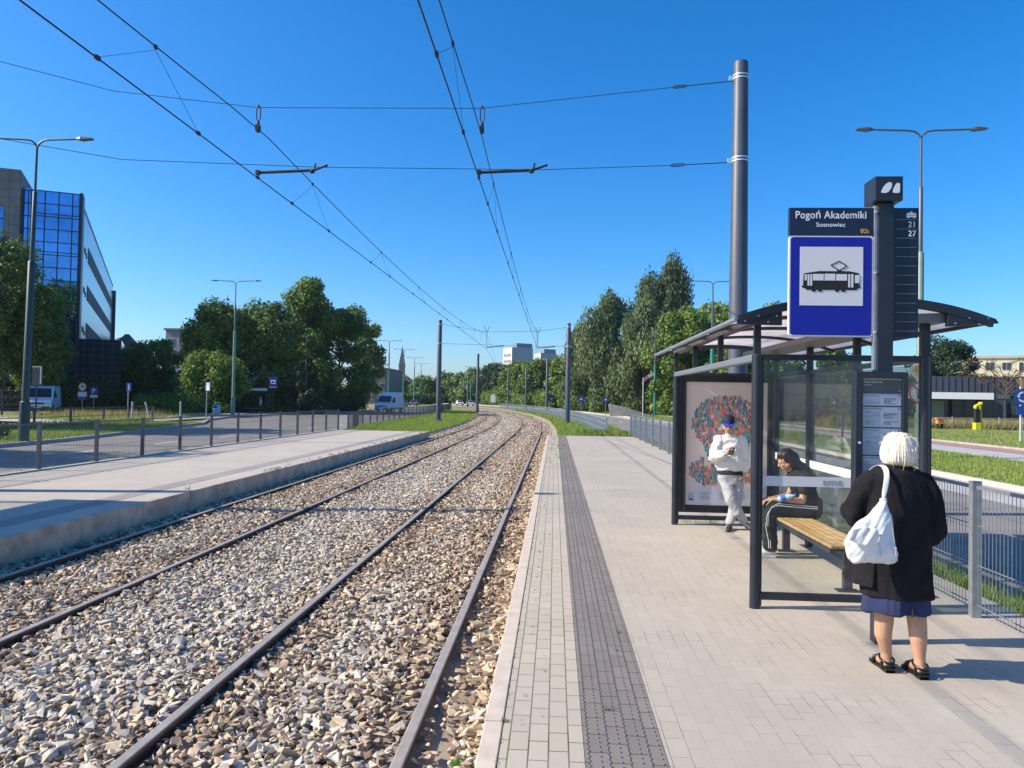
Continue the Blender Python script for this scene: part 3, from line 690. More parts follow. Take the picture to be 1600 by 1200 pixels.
# ================================================================ TRAM SHELTER (right platform)
def shelter_right():
    x0, y0 = 1.725, 6.42
    t = empty('tram_shelter', (x0, y0, 0), 'black framed glass tram shelter with arched pale roof on the right platform', 'shelter', 'tram shelters')
    W_, D = 1.395, 4.21                       # to the back posts / to the far end
    def post(x, y, h=2.16, w=.085):
        return MB().tube([(x-0, y, 0), (x, y, h)], w*.5, 16).box((x+.02, y-.012, .02), (x+.055, y+.012, h)).build('post', 'navy', t, smooth=True)
    post(0, 0); post(0, D)
    for y in (0, 1.40, 2.81, D): post(W_, y)
    for y in (0, 1.40, 2.81, D):              # stubs carrying the roof
        MB().cbox((0, y, 2.29), (.055, .045, .30)).build('roof_stub', 'navy', t)
        MB().cbox((W_, y, 2.29), (.07, .05, .30)).build('roof_stub', 'navy', t)
    MB().box((-.035, -.03, 2.10), (.035, D+.03, 2.165)).build('side_rail', mat('sunlit_rail_grey', (.16, .17, .19), .4), t, bevel=.012)  # the sun on its left face is put into this lighter colour
    MB().box((W_-.03, -.03, 2.11), (W_+.03, D+.03, 2.16)).build('back_rail', 'navy', t, bevel=.006)
    for y in (0, D):
        MB().box((.035, y-.025, 2.115), (W_-.03, y+.025, 2.165)).build('end_rail', 'navy', t, bevel=.006)
        MB().box((.035, y-.025, .075), (W_-.03, y+.025, .135)).build('bottom_rail', 'navy', t, bevel=.006)
    MB().box((W_-.025, .03, .075), (W_+.025, D-.03, .125)).build('bottom_rail', 'navy', t, bevel=.006)
    # glass
    MB().box((.06, -.004, .14), (W_-.04, .004, 2.11)).build('glass_pane', 'glass', t)
    for a, b in ((0, 1.40), (1.40, 2.81), (2.81, D)):
        MB().box((W_-.004, a+.045, .13), (W_+.004, b-.045, 2.10)).build('glass_pane', 'glass', t)
        MB().box((W_-.009, a+.045, .965), (W_-.0055, b-.045, 1.06)).build('safety_band', 'panewhite', t)
    bd = MB().box((.06, -.009, 1.04), (W_-.04, -.0055, 1.125)).build('safety_band', 'panewhite', t)
    text('lettering', 'ams', .085, (.72, -.0105, 1.058), solid('bandtext', (.30, .33, .36)), bd, mirror=True, bold=.001, width=1.25)
    MB().box((.115, D-.055, .20), (.14, D+.06, 2.14)).build('case_side', 'navy', t)
    # roof: shallow arch, long edges along y
    xa, xb = -.21, 1.84; ya, yb = -.16, 4.85
    def arch(x): u = (x-xa)/(xb-xa); return 2.445+.172*(1-abs(2*u-1)**2.3)
    n = 20; xs = [xa+(xb-xa)*i/n for i in range(n+1)]
    sh = MB(); vs = []
    for x in xs: vs += [(x, ya, arch(x)), (x, yb, arch(x)), (x, yb, arch(x)+.012), (x, ya, arch(x)+.012)]
    fs = []
    for i in range(n):
        o = 4*i
        for k in range(4): fs.append((o+k, o+(k+1) % 4, o+4+(k+1) % 4, o+4+k))
    fs += [(3, 2, 1, 0), tuple(4*n+k for k in range(4))]
    sh.add(vs, fs).build('roof_panel', 'roofsheet', t, smooth=True)
    def rib(y, w, th, nm='rib', dz=-.0):
        b = MB(); vs = []
        for x in xs: z = arch(x)+dz; vs += [(x, y-w/2, z-th), (x, y+w/2, z-th), (x, y+w/2, z-.001), (x, y-w/2, z-.001)]
        b.add(vs, fs); return b.build(nm, 'navy', t)
    for y in (.95, 2.1, 3.25): rib(y, .05, .035)
    rib(4.83, .04, .06)
    # front gable: thin arch beam with a dark gusset plate at each end
    b = MB(); vs = []
    for x in xs: z = arch(x); vs += [(x, ya-.045, z-.045), (x, ya+.01, z-.045), (x, ya+.01, z+.026), (x, ya-.045, z+.026)]
    b.add(vs, fs).build('gable_beam', 'navy', t)
    gL = [(xa, 2.40), (xa+.36, 2.395), (xa+.36, arch(xa+.36)-.03), (xa+.2, arch(xa+.2)-.03), (xa, 2.44)]
    gR = [(xb+.05, 2.43), (xb-.36, 2.40), (xb-.36, arch(xb-.36)-.03), (xb-.2, arch(xb-.2)-.03), (xb+.02, 2.47)]
    for gg in (gL, gR):
        g_ = MB().prism(gg, ya-.04, ya+.005, 'y').build('gusset_plate', 'navy', t, bevel=.004)
        cx = sum(p[0] for p in gg)/5; bb = MB()
        for dx, dz in ((-.13, -.015), (.06, -.02), (.13, .03), (-.02, .03)):
            bb.tube([(cx+dx, ya-.046, 2.44+dz), (cx+dx, ya-.040, 2.44+dz)], .008, 8)
        bb.build('bolt', 'galv', g_)
    # long edge profiles and soffit box under the back half
    MB().tube([(xa, ya, 2.447), (xa, yb, 2.447)], .022, 10).build('eaves_profile', 'galv', t, smooth=True)
    MB().tube([(xb, ya, 2.452), (xb, yb, 2.452)], .03, 10).build('eaves_profile', 'navy', t, smooth=True)
    MB().box((-.045, 0, 2.43), (.045, D, 2.475)).build('purlin', 'navy', t)
    MB().add([(W_-.32, ya+.02, 2.44), (W_+.12, ya+.02, 2.44), (W_+.12, yb-.05, 2.44), (W_-.32, yb-.05, 2.44), (W_-.32, ya+.02, 2.50), (W_+.12, ya+.02, 2.52), (W_+.12, yb-.05, 2.52), (W_-.32, yb-.05, 2.50)],
             [(3, 2, 1, 0), (4, 5, 6, 7), (0, 1, 5, 4), (1, 2, 6, 5), (2, 3, 7, 6), (3, 0, 4, 7)]).build('soffit_box', 'soffit', t)
    return t
shelter_right()
# shelter of the left platform, standing out of frame; its roof throws the shade on the left platform
t = empty('tram_shelter', (-10.7, 5.2, 0), 'black framed glass tram shelter on the left platform', 'shelter', 'tram shelters')
for (x, y) in ((0, 0), (0, 2.8), (0, 5.6), (.9, 0), (.9, 5.6)): MB().tube([(x, y, 0), (x, y, 2.46)], .042, 12).build('post', 'navy', t)
for a in (0, 2.8): MB().box((-.004, a+.05, .13), (.004, a+2.75, 2.1)).build('glass_pane', 'glass', t)
MB().box((-.70, -.3, 2.46), (1.05, 5.75, 2.52)).build('roof_panel', 'navy', t)

# ---- poster case at the far end of the shelter
t = empty('poster_case', (1.80, 10.66, 0), 'black framed poster case showing a figure made of coloured capsules behind the standing man', 'poster case')
X1 = 1.24
b = MB().box((-.02, -.05, .18), (.065, .05, 2.12)).box((X1-.025, -.05, .18), (X1+.06, .05, 2.12)).box((.065, -.05, 2.04), (X1-.025, .05, 2.12)).box((.065, -.05, .18), (X1-.025, .05, .28))
b.build('frame', 'black', t, bevel=.008)
MB().box((.03, -.02, .2), (X1+.02, .04, 2.1)).build('back_panel', 'black', t)
pz0, pz1 = .285, 2.035; px0, px1 = .07, X1-.03
ps = MB().box((px0, -.028, pz0), (px1, -.024, pz1)).build('poster', solid('posterpaper', (.84, .70, .64), .5), t)
MB().box((px0, -.0295, pz0), (px1, -.0285, pz0+.26)).build('footer_band', solid('posterfoot', (.66, .66, .74), .5), ps)
pal = [solid('cap_teal', (.05, .36, .38), .6), solid('cap_blue', (.07, .22, .44), .6), solid('cap_coral', (.72, .18, .14), .6), solid('cap_orange', (.82, .38, .10), .6), solid('cap_rose', (.62, .26, .32), .6), solid('cap_dark', (.05, .12, .22), .6)]
groups = [MB() for _ in pal]
def cap2(mb, cx, cz, w, h, y):
    n = 6; P = [(cx+w/2*math.cos(a), cz+h/2-w/2+w/2*math.sin(a)) for a in [math.pi*i/n for i in range(n+1)]]+[(cx-w/2*math.cos(a), cz-h/2+w/2-w/2*math.sin(a)) for a in [math.pi*i/n for i in range(n+1)]]
    mb.add([(p[0], y, p[1]) for p in P], [tuple(range(len(P)))])
def inside(u, v):      # rounded crown, narrow stem, wider foot
    if ((u-.64)/.49)**2+((v-1.45)/.40)**2 < 1: return True
    if .33 < u < .82 and .82 < v < 1.15: return abs(u-.55) < .12+.3*(v-.80)
    return ((u-.40)/.28)**2+((v-.77)/.19)**2 < 1 or ((u-.95)/.2)**2+((v-.80)/.17)**2 < 1
k = 0; rr = random.Random(3)
for i in range(40):
    for j in range(31):
        u = .08+i*.0300+rr.uniform(-.007, .007); v = .55+j*.0435+rr.uniform(-.014, .014)
        if u < px1-.02 and inside(u, v) and rr.random() < .93:
            gi = rr.choice([0, 0, 0, 1, 2, 2, 2, 3, 4, 5]); cap2(groups[gi], u, v, .027, rr.uniform(.050, .074), -.0300-.0001*(k % 9)); k += 1
for gmb, m_ in zip(groups, pal): gmb.build('capsule_print', m_, ps, fixn=False)
b = MB()
for (u, w) in ((.12, .10), (.28, .18), (.55, .12), (.75, .2)):
    for q in range(4): b.box((u, -.0302, pz0+.09+q*.026), (u+w*rr.uniform(.5, 1), -.0298, pz0+.097+q*.026))
b.box((.12, -.0302, pz0+.06), (.19, -.0298, pz0+.085)); b.build('small_print', solid('smallprint', (.12, .13, .18)), ps)
b = MB()
for z0 in (0, .055): b.box((.12, -.0306, pz0+.085+z0), (.18, -.0303, pz0+.092+z0))
for x0 in (0, .053): b.box((.12+x0, -.0306, pz0+.085), (.127+x0, -.0303, pz0+.147))
b.build('emblem_frame', solid('smallprint', (.12, .13, .18)), ps)
MB().box((px0, -.042, pz0), (px1, -.039, pz1)).build('cover_glass', glassmat('case_glass', (.99, .99, .99), .3, .02), t)

# ---- bench
t = empty('bench', (2.75, 6.95, 0), 'slatted light wood bench on black legs inside the glass shelter', 'bench')
sl_ = MB()
for k in range(5): sl_.box((-.235+k*.078, -.1, .435), (-.165+k*.078, 2.35, .465))
sl_.build('seat', 'wood', t, bevel=.006)
MB().box((-.245, -.1, .395), (-.195, 2.35, .432)).box((.10, -.1, .395), (.15, 2.35, .432)).build('seat_beam', 'navy', t, bevel=.004)
for y in (.15, 1.98): MB().box((-.19, y-.03, .37), (.10, y+.03, .393)).box((-.03, y-.03, 0), (.05, y+.03, .37)).box((-.09, y-.06, 0), (.11, y+.06, .012)).build('leg', 'navy', t, bevel=.004)

# ================================================================ STOP SIGN POLE
t = empty('tram_stop_sign', (2.415, 5.60, 0), 'tall dark tram stop sign reading Pogoń Akademiki with blue tram pictogram', 'stop sign')
MB().box((-.055, -.05, 0), (.06, .05, 3.24)).build('pole', 'navy', t, bevel=.006)
MB().box((-.078, -.04, 2.0), (-.055, .0, 3.22)).build('mounting_rail', 'galv', t, bevel=.003)
b = MB()
for z in (3.17, 2.72, 2.28): b.tube([(-.075, -.055, z), (-.075, -.04, z)], .009, 8)
b.build('bolt', 'band', t)
hd = MB().box((-.69, -.03, 3.0), (-.079, .01, 3.205)).build('name_board', solid('boardnavy', (.010, .017, .045), .4), t, bevel=.002)
text('stop_name', 'Pogoń Akademiki', .078, (-.39, -.0315, 3.125), 'letter', hd, 'CENTER', bold=.0008, width=.88, spacing=1.06)
text('town_name', 'Sosnowiec', .047, (-.39, -.0315, 3.062), 'letter', hd, 'CENTER', bold=.0003, spacing=1.06)
text('stop_number', '02t', .046, (-.112, -.0315, 3.016), 'amber', hd, 'RIGHT', bold=.0002)
# blue tram sign
def rrect(x0, z0, x1, z1, r, n=5):
    P = []
    for cx, cz, a0 in ((x1-r, z1-r, 0), (x0+r, z1-r, 90), (x0+r, z0+r, 180), (x1-r, z0+r, 270)):
        for k in range(n+1): a = R(a0+90*k/n); P.append((cx+r*math.cos(a), cz+r*math.sin(a)))
    return P
tb = MB().prism(rrect(-.69, 2.245, -.080, 2.995, .025), -.028, 0, 'y').build('tram_sign', 'signgrey', t)
MB().prism(rrect(-.680, 2.255, -.090, 2.985, .022), -.0305, -.0285, 'y').build('blue_field', 'blue', tb)
wx0, wx1, wz0, wz1 = -.612, -.155, 2.475, 2.912
wf = MB().box((wx0, -.0335, wz0), (wx1, -.031, wz1)).build('white_field', 'signgrey', tb)
Wd = wx1-wx0
def TX(u): return wx0+Wd*u
def TZ(v): return wz0+(wz1-wz0)*v
pic = MB(); yb_, yf = -.0355, -.034
pic.prism([(TX(a), TZ(b)) for a, b in [(.03, .31), (.10, .28), (.90, .28), (.965, .31), (.965, .33), (.95, .335), (.945, .37), (.93, .555), (.78, .585), (.30, .585), (.06, .545), (.05, .37), (.05, .335), (.03, .335)]], yb_, yf, 'y')
pic.prism([(TX(a), TZ(b)) for a, b in [(.10, .281), (.10, .265), (.90, .265), (.90, .281)]], yb_, yf, 'y')
for u in (.22, .32, .59, .69): pic.prism([(TX(u)+.016*math.cos(a), TZ(.265)+.016*math.sin(a)) for a in [R(180+18*k) for k in range(11)]], yb_-.0004, yf-.0002, 'y')
def line2(mb, a, c, w, y0=yb_, y1=yf):
    d = Vector((c[0]-a[0], c[1]-a[1])).normalized(); n = Vector((-d.y, d.x))*w/2
    mb.prism([(a[0]+n.x, a[1]+n.y), (a[0]-n.x, a[1]-n.y), (c[0]-n.x, c[1]-n.y), (c[0]+n.x, c[1]+n.y)], y0, y1, 'y')
dd = [(.615, .60), (.49, .685), (.62, .755), (.745, .675), (.63, .60)]
for i, (a, c) in enumerate(zip(dd, dd[1:])): line2(pic, (TX(a[0]), TZ(a[1])), (TX(c[0]), TZ(c[1])), .0075, yb_-.0002*i, yf)
pic.prism([(TX(.585), TZ(.584)), (TX(.66), TZ(.584)), (TX(.65), TZ(.605)), (TX(.595), TZ(.605))], yb_-.001, yf, 'y')
pic.build('tram_pictogram', 'rubber', tb)
win = MB()
for u0, u1, v0, v1 in [(.205, .375, .425, .535), (.39, .56, .425, .54), (.575, .745, .425, .535), (.87, .935, .385, .52), (.075, .105, .425, .53), (.12, .150, .335, .53), (.163, .193, .335, .53), (.765, .795, .31, .535), (.81, .845, .31, .535)]:
    win.prism([(TX(u0), TZ(v0)), (TX(u1), TZ(v0)), (TX(u1), TZ(v1)), (TX(u0), TZ(v1))], yb_-.0015, yb_-.0006, 'y')
win.build('tram_windows', 'signgrey', tb)
# narrow line-number board on the other side
nb = MB().box((.062, -.03, 2.245), (.245, .005, 3.205)).build('line_board', solid('boardnavy2', (.008, .012, .026), .4), t, bevel=.002)
b = MB()
for k in range(13): z = 3.117-k*.0687; b.box((.078, -.0322, z-.0011), (.228, -.0305, z+.0011))
b.build('ruled_lines', solid('ruled', (.28, .31, .36)), nb)
text('line_number', '21', .060, (.226, -.0315, 3.062), 'letter', nb, 'RIGHT', bold=.0004)
text('line_number', '27', .060, (.226, -.0315, 2.994), 'letter', nb, 'RIGHT', bold=.0004)
b = MB().box((.155, -.0322, 3.135), (.226, -.0305, 3.147)); b.prism([(.155, 3.150), (.226, 3.150), (.222, 3.166), (.159, 3.166)], -.0322, -.0305, 'y'); b.prism([(.175, 3.168), (.205, 3.168), (.19, 3.180)], -.0322, -.0305, 'y'); b.box((.162, -.0322, 3.128), (.175, -.0305, 3.134)); b.box((.205, -.0322, 3.128), (.218, -.0305, 3.134))
b.build('tram_symbol', 'letter', nb)
cb = MB().box((-.10, -.10, 3.24), (.10, .10, 3.42)).build('logo_cube', 'navy', t, bevel=.006)
lg = MB()
def blob2(pts, r=.012):   # rounded polygon
    P = []; n = len(pts)
    for i in range(n):
        a, b_, c = Vector(pts[i-1]), Vector(pts[i]), Vector(pts[(i+1) % n]); d1 = (a-b_).normalized()*r; d2 = (c-b_).normalized()*r
        P += [tuple(b_+d1), tuple(b_+d1*.35+d2*.35), tuple(b_+d2)]
    return P
lg.prism(blob2([(-.062, 3.295), (-.012, 3.295), (.016, 3.335), (.020, 3.372), (-.008, 3.376), (-.040, 3.345)], .012), -.104, -.1015, 'y')
lg.prism(blob2([(.022, 3.295), (.074, 3.295), (.076, 3.368), (.052, 3.370), (.030, 3.330)], .010), -.104, -.1015, 'y')
lg.build('emblem', 'letter', cb)
# timetable case
CX = -.085
tc_ = MB().box((-.205, -.06, .62), (-.150, .03, 1.985)).box((.150, -.06, .62), (.190, .03, 1.985)).box((-.150, -.06, 1.945), (.150, .03, 1.985)).box((-.150, -.06, .62), (.150, .03, .66)).build('timetable_case', 'navy', t, bevel=.004, loc=(-.052, CX, 0)); tc_.scale = (.93, 1, 1)
MB().box((-.165, -.02, .64), (.165, .025, 1.96)).build('case_back', 'black', tc_)
MB().box((-.150, -.045, 1.83), (.150, -.030, 1.945)).build('header_panel', solid('boardnavy', (.010, .017, .045), .4), tc_)
MB().box((-.145, -.0475, 1.925), (.145, -.0455, 1.937)).build('yellow_stripe', solid('dimyellow', (.40, .30, .10)), tc_)
text('header_text', 'Pogoń Akademiki', .020, (-.14, -.0465, 1.905), 'letter', tc_)
text('header_text', 'Sosnowiec', .013, (-.14, -.0465, 1.886), 'letter', tc_)
text('header_text', '02t', .014, (.14, -.0465, 1.845), 'amber', tc_, 'RIGHT')
sheet = solid('timetable_paper', (.62, .68, .80), .5); rows = [(1.740, 1.826), (1.585, 1.730), (1.385, 1.575), (1.185, 1.375), (.985, 1.175), (.785, .975)]
ink = MB(); rr = random.Random(8)
for i, (z0, z1) in enumerate(rows):
    MB().box((-.146, -.040, z0), (.146, -.032, z1)).build('timetable_sheet', sheet, tc_)
    ink.box((-.139, -.0415, z1-.018), (-.127, -.0405, z1-.008)); ink.box((-.12, -.0415, z1-.015), (-.02+rr.uniform(-.02, .03), -.0405, z1-.011)); ink.box((.122, -.0415, z1-.016), (.137, -.0405, z1-.008))
    z = z1-.035
    while z > z0+.012:
        for x0, x1 in ((-.128, -.01), (.01, .13)):
            if rr.random() < .8: ink.box((x0, -.0415, z), (x0+(x1-x0)*rr.uniform(.3, 1), -.0405, z+(.004 if rr.random() < .2 else .0022)))
        z -= .0095 if rr.random() < .85 else .022
ink.build('printed_lines', solid('printink', (.10, .13, .20)), tc_)
MB().box((-.150, -.052, .66), (.150, -.049, 1.945)).build('cover_glass', glassmat('timetable_glass', (.98, .98, .98), .5, .03), tc_)
MB().tube([(-.178, -.075, 1.47), (-.178, -.058, 1.47)], .009, 8).build('lock', 'band', tc_)
# ================================================================ PEOPLE
from mathutils import noise as mnoise
def capsule(mb, a, b, ra, rb=None, n=14):
    rb = rb if rb is not None else ra
    mb.tube([a, b], [ra, rb], n); mb.ball(a, ra, n, 8); mb.ball(b, rb, n, 8)
def chain(mb, pts, rs, n=14):
    for i in range(len(pts)-1): capsule(mb, pts[i], pts[i+1], rs[i], rs[i+1], n)
def loft(mb, rings, n=24, rz=0.):
    """rings: (x, y, z, rx, ry); closed at both ends"""
    vs = []; fs = []
    for (x, y, z, rx, ry) in rings:
        for k in range(n):
            a = 2*math.pi*k/n; c, s_ = rx*math.cos(a), ry*math.sin(a)
            vs.append((x+c*math.cos(rz)-s_*math.sin(rz), y+c*math.sin(rz)+s_*math.cos(rz), z))
    for i in range(len(rings)-1):
        for k in range(n): k2 = (k+1) % n; fs.append((i*n+k, i*n+k2, (i+1)*n+k2, (i+1)*n+k))
    fs += [tuple(range(n-1, -1, -1)), tuple((len(rings)-1)*n+k for k in range(n))]
    mb.add(vs, fs)
def blend(name, mb, voxel, m, parent=None, it=6, disp=None, loc=None, fac=.5):
    """one continuous surface grown over overlapping closed shapes"""
    me = bpy.data.meshes.new('tmp'); me.from_pydata(mb.v, [], mb.f)
    b = bmesh.new(); b.from_mesh(me); bmesh.ops.recalc_face_normals(b, faces=b.faces); b.to_mesh(me); b.free()
    o = bpy.data.objects.new('tmp', me); COL.objects.link(o)
    r_ = o.modifiers.new('r', 'REMESH'); r_.mode = 'VOXEL'; r_.voxel_size = voxel
    s_ = o.modifiers.new('s', 'SMOOTH'); s_.iterations = it; s_.factor = fac
    dg = bpy.context.evaluated_depsgraph_get(); dg.update()
    me2 = bpy.data.meshes.new_from_object(o.evaluated_get(dg)); bpy.data.objects.remove(o); bpy.data.meshes.remove(me)
    me2.materials.clear(); me2.name = name
    if disp:
        n = len(me2.vertices); co = np.zeros(n*3); me2.vertices.foreach_get('co', co); co = co.reshape(-1, 3)
        nr = np.array([v.normal[:] for v in me2.vertices])
        dv = np.array([disp(Vector(p)) for p in co]); co = co+nr*dv[:, None]; me2.vertices.foreach_set('co', co.ravel()); me2.update()
    return link(name, me2, m, parent, 'all', loc=loc)
def hand(mb, wrist, d, n, thumb=1, curl=.5, s=1.0):
    """wrist point, d towards the fingers, n the palm side, thumb = +-1 side"""
    w = Vector(wrist); d = Vector(d).normalized(); n = Vector(n); n = (n-d*n.dot(d)).normalized(); sd = d.cross(n)*thumb
    palm = w+d*.045*s
    for k, off in enumerate((-.028, -.010, .010, .027)):
        capsule(mb, w+sd*off*.55*s, w+(d*.078+sd*off)*s, .0125*s, .0115*s, 8)
        L = (.058, .072, .078, .068)[k]*s; p = w+(d*.082+sd*off)*s; a = curl*.55; r_ = .0088*s
        for j, fr in enumerate((.42, .32, .26)):
            q = p+(d*math.cos(a)+n*math.sin(a))*L*fr; capsule(mb, p, q, r_, r_*.93, 8); p = q; a += curl*(.95+.1*k); r_ *= .93
    p = w+(d*.022+sd*.026)*s; a = p+(d*.030+sd*.026+n*.012)*s; b = a+(d*.028+sd*.006+n*.016*(1+curl))*s; c = b+(d*.022-sd*.006+n*.012*(1+curl))*s
    capsule(mb, p, a, .0125*s, .0108*s, 8); capsule(mb, a, b, .0108*s, .0098*s, 8); capsule(mb, b, c, .0096*s, .0088*s, 8)
def head(mb, c, face, up=(0, 0, 1), s=1.0):
    """skull, jaw, nose, lips, brow, ears; face = looking direction"""
    c = Vector(c); f = Vector(face).normalized(); u = Vector(up); u = (u-f*u.dot(f)).normalized(); r_ = f.cross(u)
    def P(x, y, z): return c+(r_*x+f*y+u*z)*s
    for (x, y, z, rr) in [(0, -.018, .03, .083), (0, .012, .03, .078), (0, .02, -.02, .066), (0, .035, -.055, .048), (0, .05, -.085, .026), (-.03, .01, -.04, .045), (.03, .01, -.04, .045), (0, -.04, .0, .066)]:
        mb.ball(P(x, y, z), rr*s, 16, 10)
    capsule(mb, P(0, .085, .012), P(0, .103, -.022), .009*s, .0135*s, 8)
    for sg in (-1, 1):
        mb.ball(P(sg*.011, .096, -.026), .008*s, 8, 6)
        capsule(mb, P(sg*.012, .083, .022), P(sg*.045, .070, .020), .010*s, .009*s, 8)      # brow
        mb.ball(P(sg*.032, .074, .000), .0105*s, 10, 8)                                       # eyelids
        mb.ball(P(sg*.036, .062, -.026), .020*s, 10, 8)                                       # cheek
        for k in range(5): a = R(-70+45*k); mb.ball(P(sg*.079, -.012-.012*math.cos(a), -.004+.026*math.sin(a)), .0095*s, 8, 6)   # ear
        mb.ball(P(sg*.076, -.008, -.030), .009*s, 8, 6)
    capsule(mb, P(-.016, .083, -.050), P(.016, .083, -.050), .0068*s, .0068*s, 8); capsule(mb, P(-.014, .081, -.060), P(.014, .081, -.060), .0075*s, .0075*s, 8)
    return P
def eyes(P, parent, s=1.0):
    b = MB()
    for sg in (-1, 1): b.ball(P(sg*.032, .081, .000), .0065*s, 8, 6)
    b.build('eyes', solid('eye_dark', (.02, .015, .012), .2), parent, smooth='all')
def crease(seed, amp, fx, fz, skew=0.):
    def f(p):
        q = Vector((p.x*fx+p.z*skew, p.y*fx, p.z*fz-p.x*skew))+Vector((seed, seed*.7, seed*.3)); a = mnoise.noise(q); b_ = mnoise.noise(q*2.1+Vector((3, 1, 2)))
        return amp*(.42-abs(a)*1.7)+amp*.45*(.4-abs(b_)*1.5)
    return f
def fold(seed, amp, fx=9, fz=2.2, fine=.25):
    def f(p):
        q = Vector((p.x*fx, p.y*fx, p.z*fz))+Vector((seed, seed*.7, seed*.3))
        return amp*(mnoise.noise(q)+fine*mnoise.noise(q*2.7))
    return f

# ---------------------------------------------------------------- old lady in black, seen from behind
X0, Y0 = 2.252, 4.98
b = MB()
head(b, (.015, .05, 1.445), (-.05, 1, -.10), s=.97)
capsule(b, (.01, .01, 1.38), (0, -.01, 1.26), .05, .062)
loft(b, [(0, 0, 1.29, .09, .06), (0, 0, 1.25, .17, .085), (-.01, 0, 1.12, .19, .11), (-.01, 0, .95, .18, .12), (0, 0, .80, .20, .13), (0, 0, .68, .17, .12)])
chain(b, [(-.195, 0, 1.225), (-.28, .03, 1.02), (-.20, .24, .98)], [.055, .042, .028]); hand(b, (-.20, .24, .98), (.5, .8, .1), (.6, -.3, .3), thumb=-1, curl=.6, s=.93)
chain(b, [(.19, 0, 1.215), (.262, -.01, .93), (.18, .20, .95)], [.055, .042, .028]); hand(b, (.18, .20, .95), (-.5, .8, .2), (-.6, -.3, .3), thumb=1, curl=.6, s=.93)
for sg, kx, ax, ay in ((-1, -.075, -.045, .045), (1, .112, .122, -.055)):
    chain(b, [(sg*.085, 0, .74), (kx, ay*.3, .43), (kx, ay*.5-.012, .33), (kx*.97+.03*ax, ay*.8-.010, .245), (ax, ay, .12), (ax, ay, .07)], [.10, .062, .058, .054, .034, .036])
    # heel, instep, ball and toes
    chain(b, [(ax, ay-.022, .045), (ax, ay+.05, .055), (ax, ay+.12, .033)], [.030, .034, .027])
    for k in range(5): capsule(b, (ax+(-.026+.013*k), ay+.12, .030), (ax+(-.030+.015*k), ay+.168-abs(k-(1.2 if sg > 0 else 2.8))*.008, .026), .012, .009, 8)
lady = blend('person', b, .006, 'skin', it=4, loc=(X0, Y0, 0))
tag(lady, 'white haired woman in black cardigan and navy skirt standing with her back to us', 'person')
hairm = mat('white_hair', (.80, .71, .57), .6, col2=(.66, .57, .43), vscale=8, spec=.4)
nt_ = hairm.node_tree; tn = [n for n in nt_.nodes if n.type == 'TEX_NOISE'][0]; mp = nt_.nodes.new('ShaderNodeMapping'); mp.inputs['Scale'].default_value = (9, 9, .9)
nt_.links.new(nt_.nodes['Texture Coordinate'].outputs['Object'], mp.inputs[0]); nt_.links.new(mp.outputs[0], tn.inputs['Vector'])
b = MB()
loft(b, [(.01, .03, 1.565, .03, .03), (.01, .025, 1.555, .058, .056), (.012, .022, 1.532, .083, .084), (.012, .018, 1.49, .101, .102), (.012, .014, 1.45, .109, .110), (.012, .010, 1.415, .111, .109), (.01, .006, 1.385, .105, .100), (.008, .004, 1.362, .092, .084), (.006, .002, 1.352, .072, .066)], 32)
def hairdisp(p):
    a = math.atan2(p.y-.01, p.x-.01); lower = max(0, min(1, (1.50-p.z)/.14))
    return .003*lower*mnoise.noise(Vector((a*9, p.z*3, 1)))+.0022*(.3+lower)*math.sin(a*46+4*mnoise.noise(Vector((a*3, p.z*6, 4))))+.007*mnoise.noise(Vector((a*2.5, p.z*7, 7)))
blend('hair', b, .0042, hairm, lady, 3, hairdisp)
b = MB()      # wisps at the ends of the bob
rr = random.Random(5)
for k in range(45):
    a = rr.uniform(-math.pi*1.02, .02*math.pi); r0 = .106+rr.uniform(-.010, .004); z0 = rr.uniform(1.40, 1.48); L = rr.uniform(.04, .085); da = rr.uniform(-.12, .12)
    b.tube([(.012+r0*math.cos(a), .005+r0*.94*math.sin(a), z0), (.012+(r0+.006)*math.cos(a+da*.5), .005+(r0+.004)*.94*math.sin(a+da*.5), z0-L*.5), (.012+(r0-.018)*math.cos(a+da), .002+(r0-.020)*.92*math.sin(a+da), z0-L-.012)], [.0014, .0018, .0005], 5)
for k in range(90):
    a = rr.uniform(0, 2*math.pi); t_ = rr.uniform(.15, 1.2); r1 = .108*math.sin(t_)+.004; z1 = 1.455+.112*math.cos(t_); da = rr.uniform(-.5, .5)
    b.tube([(.012+r1*math.cos(a), .012+r1*math.sin(a), z1), (.012+(r1+.016)*math.cos(a+da*.5), .012+(r1+.016)*math.sin(a+da*.5), z1+rr.uniform(-.015, .012)), (.012+(r1+.018)*math.cos(a+da), .012+(r1+.018)*math.sin(a+da), z1-rr.uniform(.02, .05))], [.0010, .0009, .0004], 4)
b.build('hair_strands', hairm, lady, smooth='all')
wool = mat('black_knit', (.016, .015, .017), .95, bump=.5, bscale=220, spec=.15, var=.25, vscale=7)
b = MB()
loft(b, [(.005, .01, 1.352, .070, .062), (.0, .005, 1.335, .105, .075), (-.005, 0, 1.305, .165, .098), (-.012, 0, 1.26, .205, .112), (-.012, -.005, 1.18, .215, .13), (-.008, -.01, 1.05, .208, .138), (-.004, -.005, .90, .206, .145), (-.0, 0, .75, .214, .155), (.002, 0, .62, .220, .162), (.004, 0, .54, .224, .165), (.006, 0, .505, .224, .165)], 32)
b.add([(-.285, -.02, .575), (-.20, -.12, .565), (-.12, .05, .56), (-.13, .20, .57), (-.28, .20, .585), (-.255, .0, .74), (-.18, -.10, .74), (-.10, .05, .74), (-.10, .16, .74), (-.24, .16, .74)],
      [(4, 3, 2, 1, 0), (5, 6, 7, 8, 9), (0, 1, 6, 5), (1, 2, 7, 6), (2, 3, 8, 7), (3, 4, 9, 8), (4, 0, 5, 9)])
